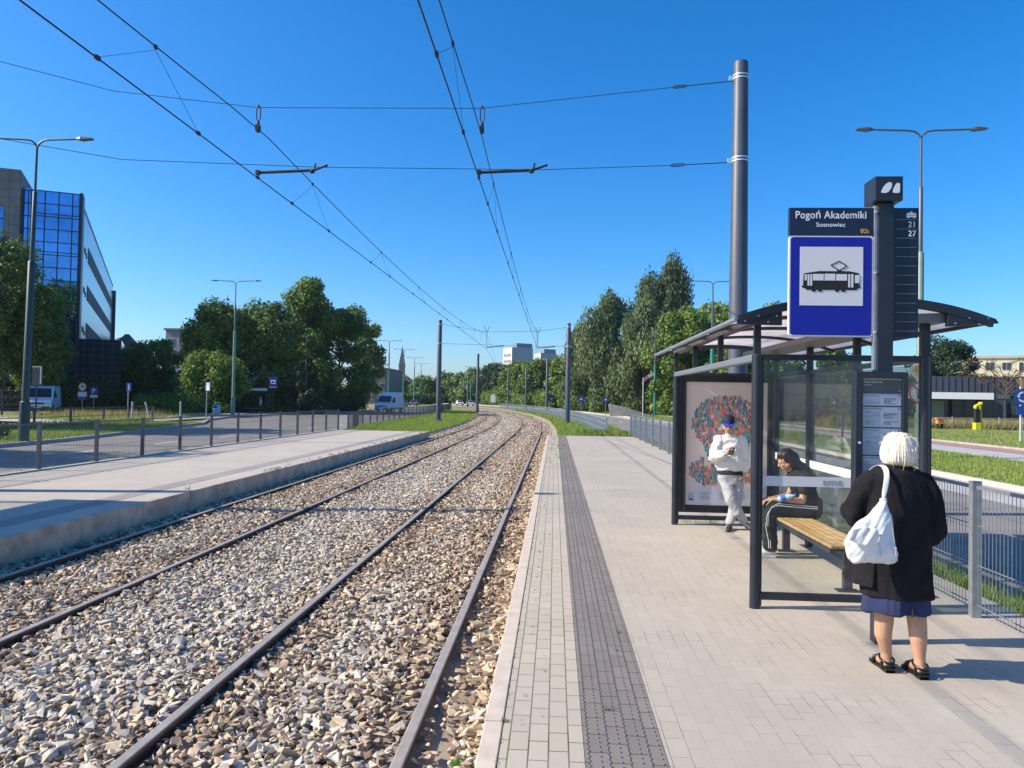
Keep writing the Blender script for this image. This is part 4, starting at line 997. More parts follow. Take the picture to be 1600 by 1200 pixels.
chain(b, [(-.165, 0, 1.245), (-.205, .0, 1.19), (-.275, .03, 1.045), (-.25, .12, 1.03)], [.072, .076, .068, .062])
capsule(b, (-.278, .0, 1.03), (-.273, .02, .985), .055, .045)
chain(b, [(.160, 0, 1.24), (.195, -.005, 1.165), (.238, -.015, .93), (.21, .08, .93)], [.072, .075, .067, .062])
capsule(b, (.240, -.02, .93), (.232, .0, .875), .056, .05)
cg = blend('cardigan', b, .0065, wool, lady, 5, lambda p: fold(3, .014, 9, 1.6)(p)*(1.15-p.z*.5)+crease(7, .013, 5, 2.2, 1.5)(p))
skm = mat('navy_cloth', (.018, .026, .085), .85, bump=.25, bscale=200)
b = MB(); loft(b, [(-.0, 0, .66, .19, .14), (-.0, 0, .55, .20, .145), (.0, 0, .46, .206, .15), (.0, 0, .408, .210, .152), (.0, 0, .40, .20, .145)], 32)
blend('skirt', b, .006, skm, lady, 4, fold(9, .022, 12, 1.2))
MB().box((.028, -.158, .405), (.034, -.13, .455)).build('skirt_slit', 'rubber', lady)
shoe = solid('black_leather', (.012, .011, .011), .35)
for sg, ax, ay in ((-1, -.045, .045), (1, .122, -.055)):
    b = MB()
    P = [(-.030, -.065), (.030, -.065), (.036, -.02), (.034, .04), (.046, .11), (.044, .16), (.02, .19), (-.02, .19), (-.044, .16), (-.046, .11), (-.034, .04), (-.036, -.02)]
    b.prism([(ax+x, ay+y) for x, y in P], .002, .020); b.prism([(ax+x*.96, ay-.065+(y+.065)*.97) for x, y in [(-.030, -.065), (.030, -.065), (.036, -.02), (.034, .02), (-.034, .02), (-.036, -.02)]], .001, .034)
    s_ = b.build('sandal', shoe, lady, bevel=.003)
    b = MB()
    ring_ = [(ax+.042*math.cos(t), ay-.005+.058*math.sin(t), .078+.014*math.sin(t)) for t in [2*math.pi*k/16 for k in range(17)]]
    b.tube(ring_, .0075, 6, cap=False)
    b.tube([(ax-.046, ay+.10, .018), (ax-.035, ay+.10, .055), (ax, ay+.095, .068), (ax+.035, ay+.10, .055), (ax+.046, ay+.10, .018)], .012, 6)
    b.tube([(ax-.036, ay-.03, .02), (ax-.043, ay-.015, .08)], .007, 6).tube([(ax+.036, ay-.03, .02), (ax+.043, ay-.015, .08)], .007, 6)
    b.tube([(ax-.034, ay-.045, .03), (ax-.02, ay-.062, .052), (ax+.02, ay-.062, .052), (ax+.034, ay-.045, .03)], .009, 6)
    b.build('strap', shoe, s_, smooth='all')
# shoulder bag
leather = mat('white_leather', (.72, .71, .68), .45, bump=.15, bscale=150, var=.03, vscale=12)
b = MB(); yb0 = -.235
loft(b, [(-.190, yb0, .755, .120, .022), (-.195, yb0, .77, .148, .045), (-.202, yb0, .82, .162, .060), (-.210, yb0, .88, .158, .062), (-.200, yb0+.005, .94, .140, .055), (-.176, yb0+.012, 1.0, .108, .044), (-.148, yb0+.02, 1.055, .074, .034), (-.122, yb0+.035, 1.105, .038, .022), (-.112, yb0+.045, 1.145, .014, .012)], 28)
def bagd(p): return .011*mnoise.noise(Vector((p.x*16-p.z*6, p.y*10, p.z*7+2)))+.006*mnoise.noise(Vector((p.x*34-p.z*22, p.y*10, p.z*11)))
bag = blend('shoulder_bag', b, .0048, leather, None, 3, bagd, loc=(X0-.062, Y0, 0))
tag(bag, 'slouchy white leather shoulder bag hanging at the white haired woman\'s left side', 'bag')
b = MB()
for k in range(1): b.prism([(-.368, .915), (-.345, .975), (-.275, .995), (-.20, .978), (-.178, .935), (-.185, .900), (-.24, .882), (-.315, .882)], yb0-.078, yb0-.060, 'y')
blend('flap', b, .0035, leather, bag, 5, bagd)
b = MB().tube([(-.185, yb0-.074, .925), (-.178, yb0-.071, .86), (-.170, yb0-.064, .785)], .0022, 5).tube([(-.095, yb0-.046, .99), (-.080, yb0-.062, .86), (-.066, yb0-.058, .785)], .0020, 5)
b.build('seam', solid('bagseam', (.40, .39, .37)), bag)
MB().tube([(-.085, yb0-.064, .865), (-.085, yb0-.068, .865)], .008, 10).tube([(-.083, yb0-.066, .86), (-.081, yb0-.068, .82)], .0025, 5).build('tag', 'band', bag)
sp = MB(); pts = [(-.112, yb0+.045, 1.14), (-.092, -.166, 1.19), (-.076, -.156, 1.25), (-.060, -.128, 1.31), (-.052, -.065, 1.348), (-.050, .02, 1.348), (-.07, .09, 1.31), (-.11, .15, 1.2), (-.14, .17, 1.08)]
w2 = [.010, .018, .019, .019, .020, .020, .019, .018, .017]
vs = []; fs = []
for (x, y, z), w_ in zip(pts, w2): vs += [(x-w_, y-.004, z), (x+w_, y-.004, z+.003), (x+w_, y+.004, z+.007), (x-w_, y+.004, z+.005)]
for i in range(len(pts)-1):
    o = 4*i
    for k in range(4): fs.append((o+k, o+(k+1) % 4, o+4+(k+1) % 4, o+4+k))
fs += [(3, 2, 1, 0), tuple(4*(len(pts)-1)+k for k in range(4))]
so_ = sp.add(vs, fs).build('strap', leather, bag, smooth='all'); so_.modifiers.new('s', 'SUBSURF').levels = 2; so_.modifiers['s'].render_levels = 2
MB().tube([(-.130, yb0+.040, 1.142), (-.094, yb0+.040, 1.148)], .013, 10).build('strap_ring', leather, bag, smooth='all')

# ---------------------------------------------------------------- young man in grey, leaning on the poster case
MX, MY = 2.48, 10.33
b = MB()
P = head(b, (-.085, .0, 1.445), (-.18, -1, -.55), s=.95)
capsule(b, (-.06, .06, 1.36), (-.04, .11, 1.24), .052, .06)
loft(b, [(-.04, .12, 1.27, .10, .06), (-.04, .12, 1.22, .16, .08), (-.04, .12, 1.05, .17, .10), (-.03, .12, .85, .15, .095), (-.02, .11, .72, .15, .10)])
chain(b, [(-.20, .10, 1.205), (-.255, .04, .98), (-.135, -.10, 1.045)], [.05, .04, .027]); hand(b, (-.135, -.10, 1.045), (.75, -.55, .25), (.2, -.2, 1), thumb=1, curl=.75, s=.95)
chain(b, [(.125, .11, 1.205), (.185, .12, .95), (.150, .05, .76)], [.05, .04, .028]); hand(b, (.150, .05, .76), (-.35, -.1, -1), (-1, 0, .2), thumb=-1, curl=.5, s=.95)
chain(b, [(-.09, .10, .72), (-.02, -.02, .40), (.165, .03, .09)], [.07, .048, .035])
chain(b, [(.06, .10, .72), (.045, .06, .40), (-.055, -.02, .08)], [.07, .048, .035])
man = blend('person', b, .0065, 'skin', it=4, loc=(MX, MY, 0))
tag(man, 'young man in white sweatshirt and blue cap leaning on the poster case with a phone', 'person')
eyes(P, man, .95)
sw = mat('white_sweatshirt', (.72, .70, .68), .9, bump=.2, bscale=180)
b = MB()
loft(b, [(-.05, .09, 1.305, .066, .06), (-.045, .10, 1.275, .125, .08), (-.04, .11, 1.235, .185, .098), (-.04, .11, 1.12, .205, .125), (-.035, .10, .95, .205, .13), (-.03, .10, .85, .198, .125), (-.025, .10, .80, .170, .112)])
chain(b, [(-.185, .10, 1.215), (-.262, .045, .985), (-.165, -.065, 1.03)], [.078, .080, .052]); chain(b, [(.115, .11, 1.215), (.195, .12, .955), (.165, .07, .81)], [.078, .078, .05])
blend('sweatshirt', b, .0065, sw, man, 4, crease(21, .020, 6, 8, 3))
MB().tube([(-.20, .0, .775), (.14, .0, .775)], .02, 6).build('belt', 'rubber', man) if False else None
b = MB(); loft(b, [(-.022, .095, .80, .165, .112), (-.022, .095, .745, .176, .120)]); blend('waistband', b, .006, 'rubber', man, 3)
pt = mat('grey_sweatpants', (.36, .365, .38), .9, bump=.2, bscale=180)
b = MB()
loft(b, [(-.022, .10, .755, .172, .115), (-.02, .10, .68, .18, .12), (-.015, .09, .62, .16, .11)])
chain(b, [(-.095, .09, .68), (-.045, -.02, .42), (.06, -.03, .24), (.15, .02, .115)], [.090, .080, .066, .056])
chain(b, [(.075, .10, .68), (.055, .06, .42), (-.01, .02, .22), (-.05, -.01, .10)], [.090, .080, .066, .058])
blend('sweatpants', b, .0065, pt, man, 4, crease(33, .011, 6, 8, 3))
for (ax, ay, az, dx, dy, dz) in ((.175, .03, .085, .05, -.12, -.045), (-.055, -.02, .05, -.06, -.17, -.012)):
    b = MB(); A = Vector((ax, ay, az)); D = Vector((dx, dy, dz))
    chain(b, [A-D*.35+Vector((0, 0, -.005)), A+D*.5+Vector((0, 0, -.012)), A+D*1.1+Vector((0, 0, -.016))], [.040, .043, .034])
    sn = blend('sneaker', b, .005, solid('shoe_black', (.03, .03, .032), .6), man, 3)
    b = MB(); chain(b, [A-D*.4+Vector((0, 0, -.034)), A+D*.5+Vector((0, 0, -.040)), A+D*1.15+Vector((0, 0, -.034))], [.016, .018, .014]); blend('sole', b, .005, solid('shoe_sole', (.70, .70, .68)), sn, 2)
    b = MB(); chain(b, [A+D*.15+Vector((-.030, 0, .0)), A+D*.85+Vector((-.028, 0, -.012))], [.018, .012]); chain(b, [A+D*.15+Vector((.030, 0, .0)), A+D*.85+Vector((.028, 0, -.012))], [.018, .012]); chain(b, [A-D*.3+Vector((0, 0, .01)), A-D*.35], [.04, .038])
    blend('side_stripe', b, .005, solid('shoe_white', (.60, .60, .58), .6), sn, 2)
b = MB(); b.ball(P(0, -.012, .055), .094*.95, 18, 12); b.ball(P(0, .02, .05), .085*.95, 18, 12)
cap_ = blend('cap', b, .005, solid('cap_dark_navy', (.010, .012, .035), .8), man, 3)
b = MB(); q0, q1, q2, q3 = P(-.07, .07, .058), P(.07, .07, .058), P(.055, .150, .052), P(-.055, .150, .052); m0 = P(0, .168, .058)
up_ = (P(0, 0, .006)-P(0, 0, 0)); b.add([q0, q1, q2, m0, q3, q0+up_, q1+up_, q2+up_, m0+up_, q3+up_], [(4, 3, 2, 1, 0), (5, 6, 7, 8, 9), (0, 1, 6, 5), (1, 2, 7, 6), (2, 3, 8, 7), (3, 4, 9, 8), (4, 0, 5, 9)])
blend('cap_brim', b, .003, solid('cap_blue_brim', (.01, .05, .50), .7), cap_, 2)
b = MB(); c0 = P(.0, .104, .075); b.ball(c0, (.022, .006, .02), 10, 6); b.build('cap_emblem', solid('cap_blue_brim', (.01, .05, .50)), cap_)
ph = MB().box((-.036, -.004, -.072), (.036, .004, .072)).build('smartphone', 'rubber', bevel=.004, loc=(MX-.075, MY-.175, 1.085)); ph.rotation_euler = (R(-50), 0, R(-25))
tag(ph, 'black smartphone held up in the leaning man\'s hand', 'phone')
MB().box((-.033, .0042, -.067), (.033, .0050, .067)).build('screen', solid('phone_screen', (.03, .04, .05), .15), ph)

# ---------------------------------------------------------------- young woman sitting on the bench
WX, WY = 2.92, 8.62
b = MB()
P = head(b, (-.265, -.01, 1.085), (-1, .05, -.42), s=.95)
capsule(b, (-.215, 0, 1.01), (-.135, 0, .93), .045, .055)
chain(b, [(-.11, 0, .87), (-.05, 0, .75), (.0, 0, .62), (0, 0, .56)], [.115, .10, .105, .125])
for sy, sx in ((-.145, -.10), (.145, -.10)):
    capsule(b, (sx, sy*.8, .90), (sx, sy, .885), .05, .052)
chain(b, [(-.10, -.155, .885), (-.14, -.19, .66), (-.43, -.11, .66)], [.046, .036, .024]); hand(b, (-.43, -.11, .66), (-1, .3, -.15), (0, .2, -1), thumb=1, curl=.55, s=.88)
chain(b, [(-.10, .155, .885), (-.17, .19, .67), (-.43, .04, .645)], [.046, .036, .024]); hand(b, (-.43, .04, .645), (-1, -.25, -.3), (0, -.2, -1), thumb=-1, curl=.55, s=.88)
for sy in (-.09, .10): chain(b, [(0, sy, .55), (-.43, sy, .57), (-.47+(.06 if sy > 0 else 0), sy, .10)], [.09, .055, .036])
wom = blend('person', b, .006, 'skin', it=4, loc=(WX, WY, 0))
tag(wom, 'dark haired young woman in black sitting bent forward on the shelter bench', 'person')
eyes(P, wom, .95)
dh = mat('dark_hair', (.018, .012, .010), .38, spec=.6, bump=.5, bscale=70)
b = MB(); b.ball(P(0, -.028, .045), .098, 18, 12); b.ball(P(0, -.01, .062), .088, 16, 10)
for sg in (-1, 1): capsule(b, P(sg*.066, -.025, .04), P(sg*.072, -.045, -.06), .036, .032)
chain(b, [P(0, -.075, .02), P(0, -.085, -.09), (-.06, 0, .98), (.015, 0, .90), (.05, 0, .80)], [.075, .07, .075, .07, .035])
blend('hair', b, .0055, dh, wom, 3, lambda p: .004*math.sin(p.y*190+5*mnoise.noise(p*7))+.006*mnoise.noise(p*14))
blk = solid('black_tshirt', (.014, .014, .016), .9)
b = MB(); chain(b, [(-.125, 0, .90), (-.085, 0, .80), (-.03, 0, .715)], [.13, .128, .122]); chain(b, [(-.08, -.10, .875), (-.075, .10, .875)], [.10, .10])
for sy in (-1, 1): chain(b, [(-.095, sy*.13, .885), (-.115, sy*.172, .78)], [.072, .066])
blend('crop_top', b, .006, blk, wom, 4, crease(41, .014, 8, 9, 3))
b = MB(); chain(b, [(.015, 0, .60), (0, 0, .55)], [.13, .14])
for sy in (-.09, .10):
    ex = .06 if sy > 0 else 0
    chain(b, [(0, sy, .555), (-.22, sy, .57), (-.43, sy, .575), (-.475+ex*.5, sy, .36), (-.46+ex, sy, .13)], [.115, .102, .084, .082, .078])
tp = blend('track_pants', b, .0065, blk, wom, 4, crease(51, .016, 8, 9, 3))
b = MB()
for dz in (0, .022):
    b.tube([(.02, -.215, .575+dz), (-.10, -.212, .585+dz), (-.24, -.198, .59+dz), (-.40, -.178, .60+dz), (-.47, -.170, .575+dz*.3), (-.515+dz*.6, -.165, .50), (-.53+dz*.9, -.160, .36), (-.50+dz*.9, -.165, .20), (-.495+dz*.9, -.165, .12)], .004, 5)
b.build('side_stripes', solid('white_piping', (.7, .7, .7)), tp)
for sy, ex in ((-.09, 0), (.10, .06)):
    b = MB(); chain(b, [(-.44+ex, sy, .055), (-.53+ex, sy, .05), (-.61+ex, sy, .040)], [.040, .043, .034]); b.box((-.645+ex, sy-.040, 0.001), (-.405+ex, sy+.040, .026))
    blend('sneaker', b, .005, solid('shoe_white', (.60, .60, .58), .6), wom, 3)
bt = MB(); loft(bt, [(0, 0, 0, .030, .030), (0, 0, .01, .033, .033), (0, 0, .10, .033, .033), (0, 0, .14, .028, .028), (0, 0, .165, .013, .013), (0, 0, .18, .013, .013)], 16)
bo = bt.build('water_bottle', solid('bottle_plastic', (.45, .60, .72), .1), smooth=True, loc=(WX-.40, WY-.165, .665)); bo.rotation_euler = (R(18), R(70), 0)
tag(bo, 'small water bottle with blue label lying on the seated woman\'s lap', 'bottle')
lb_ = MB(); loft(lb_, [(0, 0, .035, .0345, .0345), (0, 0, .09, .0345, .0345)], 16); lb_.build('label', solid('bottle_label', (.02, .12, .55)), bo, smooth=True)
MB().tube([(0, 0, .175), (0, 0, .198)], .0155, 12).build('bottle_cap', solid('bottle_label', (.02, .12, .55)), bo)

# ---------------------------------------------------------------- far people
def far_person(loc, rz, top, bottom, label, walk=.18, skinm='skin'):
    b = MB(); P = head(b, (0, 0, 1.60), (0, -1, 0)); capsule(b, (0, .01, 1.52), (0, .01, 1.42), .05, .055)
    loft(b, [(0, 0, 1.44, .10, .07), (0, 0, 1.38, .18, .09), (0, 0, 1.15, .17, .11), (0, 0, .95, .16, .11), (0, 0, .86, .15, .11)])
    for sg in (-1, 1):
        chain(b, [(sg*.18, 0, 1.38), (sg*.23, sg*walk*.3, 1.12), (sg*.24, -.06+sg*walk*.8, .88)], [.05, .04, .028]); hand(b, (sg*.24, -.06+sg*walk*.8, .88), (0, 0, -1), (-sg, 0, 0), curl=.4)
        chain(b, [(sg*.09, 0, .88), (sg*.095, -sg*walk*.5-.03, .48), (sg*.10, -sg*walk, .08)], [.085, .055, .038]); chain(b, [(sg*.10, -sg*walk+.03, .05), (sg*.10, -sg*walk-.13, .04)], [.038, .032])
    o = blend('person', b, .011, skinm, it=3, loc=loc); o.rotation_euler.z = rz
    b = MB(); loft(b, [(0, 0, 1.44, .10, .08), (0, 0, 1.39, .20, .11), (0, 0, 1.15, .20, .135), (0, 0, .90, .185, .13)])
    for sg in (-1, 1): chain(b, [(sg*.18, 0, 1.38), (sg*.235, sg*walk*.3, 1.12)], [.066, .055])
    blend('shirt', b, .012, top, o, 3)
    b = MB(); loft(b, [(0, 0, .93, .18, .125), (0, 0, .80, .17, .12)])
    for sg in (-1, 1): chain(b, [(sg*.09, 0, .86), (sg*.095, -sg*walk*.5-.03, .48), (sg*.10, -sg*walk, .12)], [.10, .072, .055])
    blend('trousers', b, .012, bottom, o, 3)
    b = MB(); b.ball((0, .02, 1.66), .10, 14, 10); blend('hair', b, .01, 'rubber', o, 2)
    return tag(o, label, 'person')
far_person((11.35, 87, ih), R(20), solid('hivis', (.62, .62, .03), .7), solid('dark_trousers', (.02, .022, .03)), 'far pedestrian in a bright yellow top beside the turquoise lamp post')
far_person((7.4, 98, ih), R(170), solid('pale_shirt', (.35, .35, .36)), solid('dark_trousers', (.02, .022, .03)), 'tiny far pedestrian in a grey top walking in front of the willows')
far_person((-29.6, 72.6, ih), R(-60), solid('pink_shirt', (.42, .33, .36)), solid('dark_trousers', (.02, .022, .03)), 'far pedestrian in a pale top waiting under the bus stop shelter across the left road', walk=.05)
# ================================================================ ROAD SIGNS, BIN, BUS STOP, MACHINES
def disc(r, n=28): return [(r*math.cos(2*math.pi*k/n), r*math.sin(2*math.pi*k/n)) for k in range(n)]
def sign(name, loc, label, parts, pole=None, rz=0, cat='road sign', group=None):
    """parts: list of (partname, polygon (x,z), y front, y back, material)"""
    t = empty(name, loc, label, cat, group, rz)
    if pole: MB().tube([(0, .03, -.1), (0, .03, pole)], .032, 10).build('pole', 'galv', t, smooth=True)
    for nm, poly, y0, y1, m in parts: MB().prism(poly, y0, y1, 'y').build(nm, m, t)
    return t
def shift(p, dx, dz): return [(x+dx, z+dz) for x, z in p]
def dia(s): return [(-s, 0), (0, -s), (s, 0), (0, s)]
RX, RY = 13.24, 27.6
sign('priority_road_sign', (RX-.02, RY, ih), 'yellow and white diamond priority road sign on the lamp post behind the shelter',
     [('plate', shift(rrect(-.33, -.33, .33, .33, .05), 0, 0), 0, .01, 'galv')], None)
t = bpy.data.objects['priority_road_sign']
for c in children(t): bpy.data.objects.remove(c)
def diam(s, r=.06):
    P = rrect(-s, -s, s, s, r); return [((x-z)*.7071, (x+z)*.7071) for x, z in P]
for nm, s, y0, y1, m in (('plate', .30, -.02, 0, 'white'), ('yellow_field', .20, -.024, -.021, 'yellow')): MB().prism(shift(diam(s), 0, 3.16), y0, y1, 'y').build(nm, m, t)
t = empty('no_right_turn_sign', (RX+.02, RY+.01, ih), 'round no right turn sign with red rim below the yellow diamond', 'road sign')
MB().prism(shift(disc(.41), 0, 2.36), -.02, 0, 'y').build('red_rim', 'red', t); MB().prism(shift(disc(.34), 0, 2.36), -.024, -.021, 'y').build('white_field', 'white', t)
b = MB().box((-.12, -.028, 2.13), (-.045, -.025, 2.48)).box((-.12, -.0285, 2.42), (.10, -.0255, 2.49)).prism([(.08, 2.36), (.20, 2.455), (.08, 2.55)], -.0275, -.0252, 'y'); b.build('arrow', 'rubber', t)
b = MB(); line2(b, (-.24, 2.60), (.25, 2.13), .06, -.032, -.029); b.build('red_bar', 'red', t)
t = empty('roundabout_sign', (25.55, 42, ih), 'blue round sign with white arrows over a blue plate at the right edge', 'road sign')
MB().tube([(0, .03, -.1), (0, .03, 3.5)], .045, 10).build('pole', 'band', t, smooth=True)
MB().prism(shift(disc(.46), .12, 2.48), -.02, 0, 'y').build('blue_disc', 'roadblue', t)
b = MB()
for k in range(3):
    a0 = 90+120*k; pp = [(.12+r_*math.cos(R(a)), 2.48+r_*math.sin(R(a))) for r_, a in [(.30, a0), (.30, a0+25), (.30, a0+50), (.30, a0+75), (.21, a0+75), (.21, a0+50), (.21, a0+25), (.21, a0)]]; b.prism(pp, -.024, -.021, 'y')
    a = a0+78; b.prism([(.12+.36*math.cos(R(a)), 2.48+.36*math.sin(R(a))), (.12+.255*math.cos(R(a+26)), 2.48+.255*math.sin(R(a+26))), (.12+.15*math.cos(R(a)), 2.48+.15*math.sin(R(a)))], -.0245, -.0215, 'y')
b.build('arrows', 'white', t)
MB().box((-.22, -.02, 1.50), (.45, 0, 1.98)).build('blue_plate', 'roadblue', t)
MB().prism([(-.30, 3.45), (.52, 3.45), (.11, 2.82)], -.01, .01, 'y').build('warning_triangle', solid('amberback', (.45, .22, .06)), t)
# left side
t = empty('speed_limit_sign', (-43.2, 65, ih), 'round white sign with red rim over a white plate before the office block', 'road sign')
MB().tube([(0, .03, -.1), (0, .03, 2.5)], .04, 10).build('pole', 'galv', t, smooth=True)
MB().prism(shift(disc(.42), 0, 2.32), -.02, 0, 'y').build('red_rim', 'red', t); MB().prism(shift(disc(.33), 0, 2.32), -.024, -.021, 'y').build('white_field', 'white', t)
MB().prism([(-.1, 2.25), (.1, 2.25), (.15, 2.35), (0, 2.45), (-.15, 2.35)], -.027, -.025, 'y').build('pictogram', 'lampgrey', t)
MB().box((-.42, -.02, 1.42), (.42, 0, 1.86)).build('white_plate', 'white', t)
MB().box((-.42, -.02, 1.12), (.42, 0, 1.38)).build('blue_plate', 'roadblue', t)
t = empty('parking_sign', (-42.25, 65.2, ih), 'blue parking sign with white P over a small white plate', 'road sign')
MB().tube([(0, .03, -.1), (0, .03, 2.35)], .035, 10).build('pole', 'galv', t, smooth=True)
pl = MB().box((-.38, -.02, 1.62), (.38, 0, 2.32)).build('blue_plate', 'roadblue', t)
text('letter', 'P', .62, (-.16, -.022, 1.74), 'white', pl, bold=.01)
MB().box((-.36, -.02, 1.34), (.36, 0, 1.58)).build('white_plate', 'white', t)
t = empty('blue_guide_sign', (-33.5, 56, ih), 'narrow blue road sign on a tall thin pole left of the bright bushes', 'road sign')
MB().tube([(0, .03, -.1), (0, .03, 2.6)], .04, 10).build('pole', 'galv', t, smooth=True)
pl = MB().box((-.12, -.02, 1.95), (.24, 0, 2.62)).build('blue_plate', 'roadblue', t); MB().box((.04, -.023, 2.05), (.09, -.021, 2.5)).build('white_mark', 'white', pl)
t = empty('crossing_sign', (-26.2, 54, ih), 'small pale blue road sign seen nearly edge on, left of the green lamp post', 'road sign', rz=R(-35))
MB().tube([(0, .03, -.1), (0, .03, 2.75)], .04, 10).build('pole', 'galv', t, smooth=True)
pl = MB().box((-.08, -.02, 2.1), (.50, 0, 2.72)).build('plate', solid('paleblue', (.25, .32, .45)), t); MB().prism([(.05, 2.2), (.38, 2.2), (.21, 2.6)], -.023, -.021, 'y').build('triangle', 'white', pl)
t = empty('far_round_sign', (-14.5, 172, ZG), 'white round-topped board on the tracks bend left of the far masts', 'sign')
MB().tube([(0, .05, -.2), (0, .05, 2.0)], .06, 8).build('pole', 'galv', t); MB().prism([(-.55, 1.2), (.55, 1.2), (.6, 2.4), (.35, 2.95), (0, 3.1), (-.35, 2.95), (-.6, 2.4)], -.03, .03, 'y').build('board', 'white', t)
for (x, y, lb) in [(3.26, 92, 'small blue round sign in front of the pale willow by the right fence'), (6.5, 95, 'small blue round sign beside the walking far pedestrian'), (-.5, 110, 'small blue round sign left of the track fence posts')]:
    t = empty('cycle_sign', (x, y, ih), lb, 'road sign', 'blue cycle path signs')
    MB().tube([(0, .03, -.1), (0, .03, 2.3)], .035, 8).build('pole', 'galv', t); MB().prism(shift(disc(.33, 20), 0, 2.0), -.02, 0, 'y').build('blue_disc', 'roadblue', t); MB().prism(shift(disc(.11, 10), 0, 2.02), -.024, -.021, 'y').build('pictogram', 'white', t)
# bin
t = empty('litter_bin', (-29.9, 63.6, ih), 'pale rounded litter bin at the foot of the pale green lamp post', 'bin')
MB().tube([(0, 0, 0), (0, 0, .1), (0, 0, .85), (0, 0, .92)], [.30, .34, .34, .30], 16).build('body', solid('bin_pale', (.40, .44, .48), .5), t, smooth=True)
MB().tube([(0, 0, .93), (0, 0, 1.0), (0, 0, 1.06)], [.36, .34, .12], 16).build('lid', 'lampgrey', t, smooth=True)
MB().box((-.16, -.36, .66), (.16, -.30, .82)).build('opening', 'rubber', t)
# bus stop across the left road
t = empty('bus_shelter', (-31.2, 75, ih), 'small dark bus shelter with white roof edge in front of the dark trees', 'shelter')
for (x, y) in ((-1.9, 0), (1.2, 0), (-1.9, 1.4), (1.2, 1.4)): MB().cbox((x, y, 1.2), (.08, .08, 2.4)).build('post', 'navy', t)
MB().box((-2.1, -.3, 2.35), (1.4, 1.6, 2.48)).build('roof', 'navy', t); MB().box((-.45, -.34, 2.28), (1.4, -.305, 2.56)).build('name_strip', 'white', t)
MB().box((-1.85, 1.38, .2), (1.15, 1.40, 2.25)).build('glass_pane', 'glass', t); MB().box((-1.5, .8, .42), (.6, 1.15, .47)).build('bench_seat', 'wood', t)
t = empty('bus_stop_sign', (-28.9, 74, ih), 'blue bus stop sign with yellow stripe by the far bus shelter', 'stop sign')
MB().tube([(0, .05, 0), (0, .05, 3.6)], .05, 8).build('pole', 'navy', t)
pl = MB().box((-.42, -.03, 2.55), (.42, .0, 3.75)).build('blue_plate', 'blue', t)
MB().box((-.25, -.036, 3.0), (.25, -.031, 3.4)).build('white_field', 'signgrey', pl); MB().box((-.15, -.041, 3.1), (.15, -.037, 3.28)).build('bus_pictogram', 'rubber', pl); MB().box((-.40, -.036, 2.62), (.40, -.031, 2.74)).build('yellow_stripe', 'yellow', pl)
# small notice case on the near lamp
t = empty('notice_board', (-41.0, 56, ih), 'white rimmed dark notice board beside the nearest left street lamp', 'notice board')
MB().box((-.36, -.04, 2.35), (.36, .04, 3.75)).build('board', 'navy', t); MB().box((.30, -.06, 2.4), (.38, .06, 3.82)).box((-.36, -.06, 3.74), (.30, .06, 3.82)).build('frame', solid('palepost', (.42, .43, .42)), t)
for x in (0,): MB().cbox((x, 0, 1.2), (.09, .07, 2.4)).build('leg', 'navy', t)
# yellow machine on the right lawn
t = empty('yellow_pump_post', (34.75, 62.8, ih), 'bright yellow upright machine with a dark panel before the glass pavilion', 'machine')
MB().box((-.36, -.3, 0), (.30, .3, .62)).build('base', solid('machine_yellow', (.72, .66, .02)), t, bevel=.03)
MB().box((.28, -.12, .0), (.46, .12, 2.2)).build('column', solid('machine_yellow2', (.45, .38, .03)), t, bevel=.02)
MB().box((-.28, -.2, .62), (.22, .2, 1.75)).build('panel', 'rubber', t)
MB().tube([(-.32, -.25, 2.05), (.35, -.25, 2.3), (.35, .25, 2.3)], .13, 12).ball((-.30, -.2, 1.98), .2).build('hood', solid('machine_yellow', (.72, .66, .02)), t, smooth=True)
t.scale = (.72, .72, .95)
t = empty('orange_hydrant', (31.75, 62.8, ih), 'small orange box on legs in the tall dry grass left of the yellow machine', 'box')
MB().box((-.25, -.2, .45), (.25, .2, .85)).build('body', solid('hyd_orange', (.60, .25, .06)), t, bevel=.03); MB().box((-.34, -.26, .85), (.34, .26, .93)).build('lid', solid('hyd_orange', (.60, .25, .06)), t)
for x in (-.18, .18): MB().cbox((x, 0, .22), (.07, .3, .46)).build('leg', 'rubber', t)
t = empty('flagpole', (9.95, 84, ih), 'thin pale pole with a faded pink and white flag by the yellow pedestrian', 'flagpole')
MB().tube([(0, 0, 0), (0, 0, 4.6)], .06, 8).build('pole', solid('palepost', (.42, .43, .42)), t)
MB().add([(0, 0, 4.5), (.5, .1, 4.9), (1.1, -.05, 5.2), (1.2, 0, 4.9), (.55, .15, 4.45), (-.2, .02, 3.8), (0, 0, 4.5)], [(0, 1, 4, 5), (1, 2, 3, 4)]).build('flag', solid('flag_pink', (.55, .33, .34)), t)
tag(MB().add([(-2.2, 0, 0), (2.4, 0, 0), (2.4, 0, .3), (-.3, 0, 1.15), (-2.2, 0, 1.5), (-2.2, .3, 0), (2.4, .3, 0), (2.4, .3, .3), (-.3, .3, 1.15), (-2.2, .3, 1.5)], [(4, 3, 2, 1, 0), (5, 6, 7, 8, 9), (0, 1, 6, 5), (1, 2, 7, 6), (2, 3, 8, 7), (3, 4, 9, 8), (4, 0, 5, 9)]).build('ramp_wall', 'concrete', loc=(9.0, 92, ih)), 'low pale sloping concrete wall under the willows left of the flagpole', 'wall')

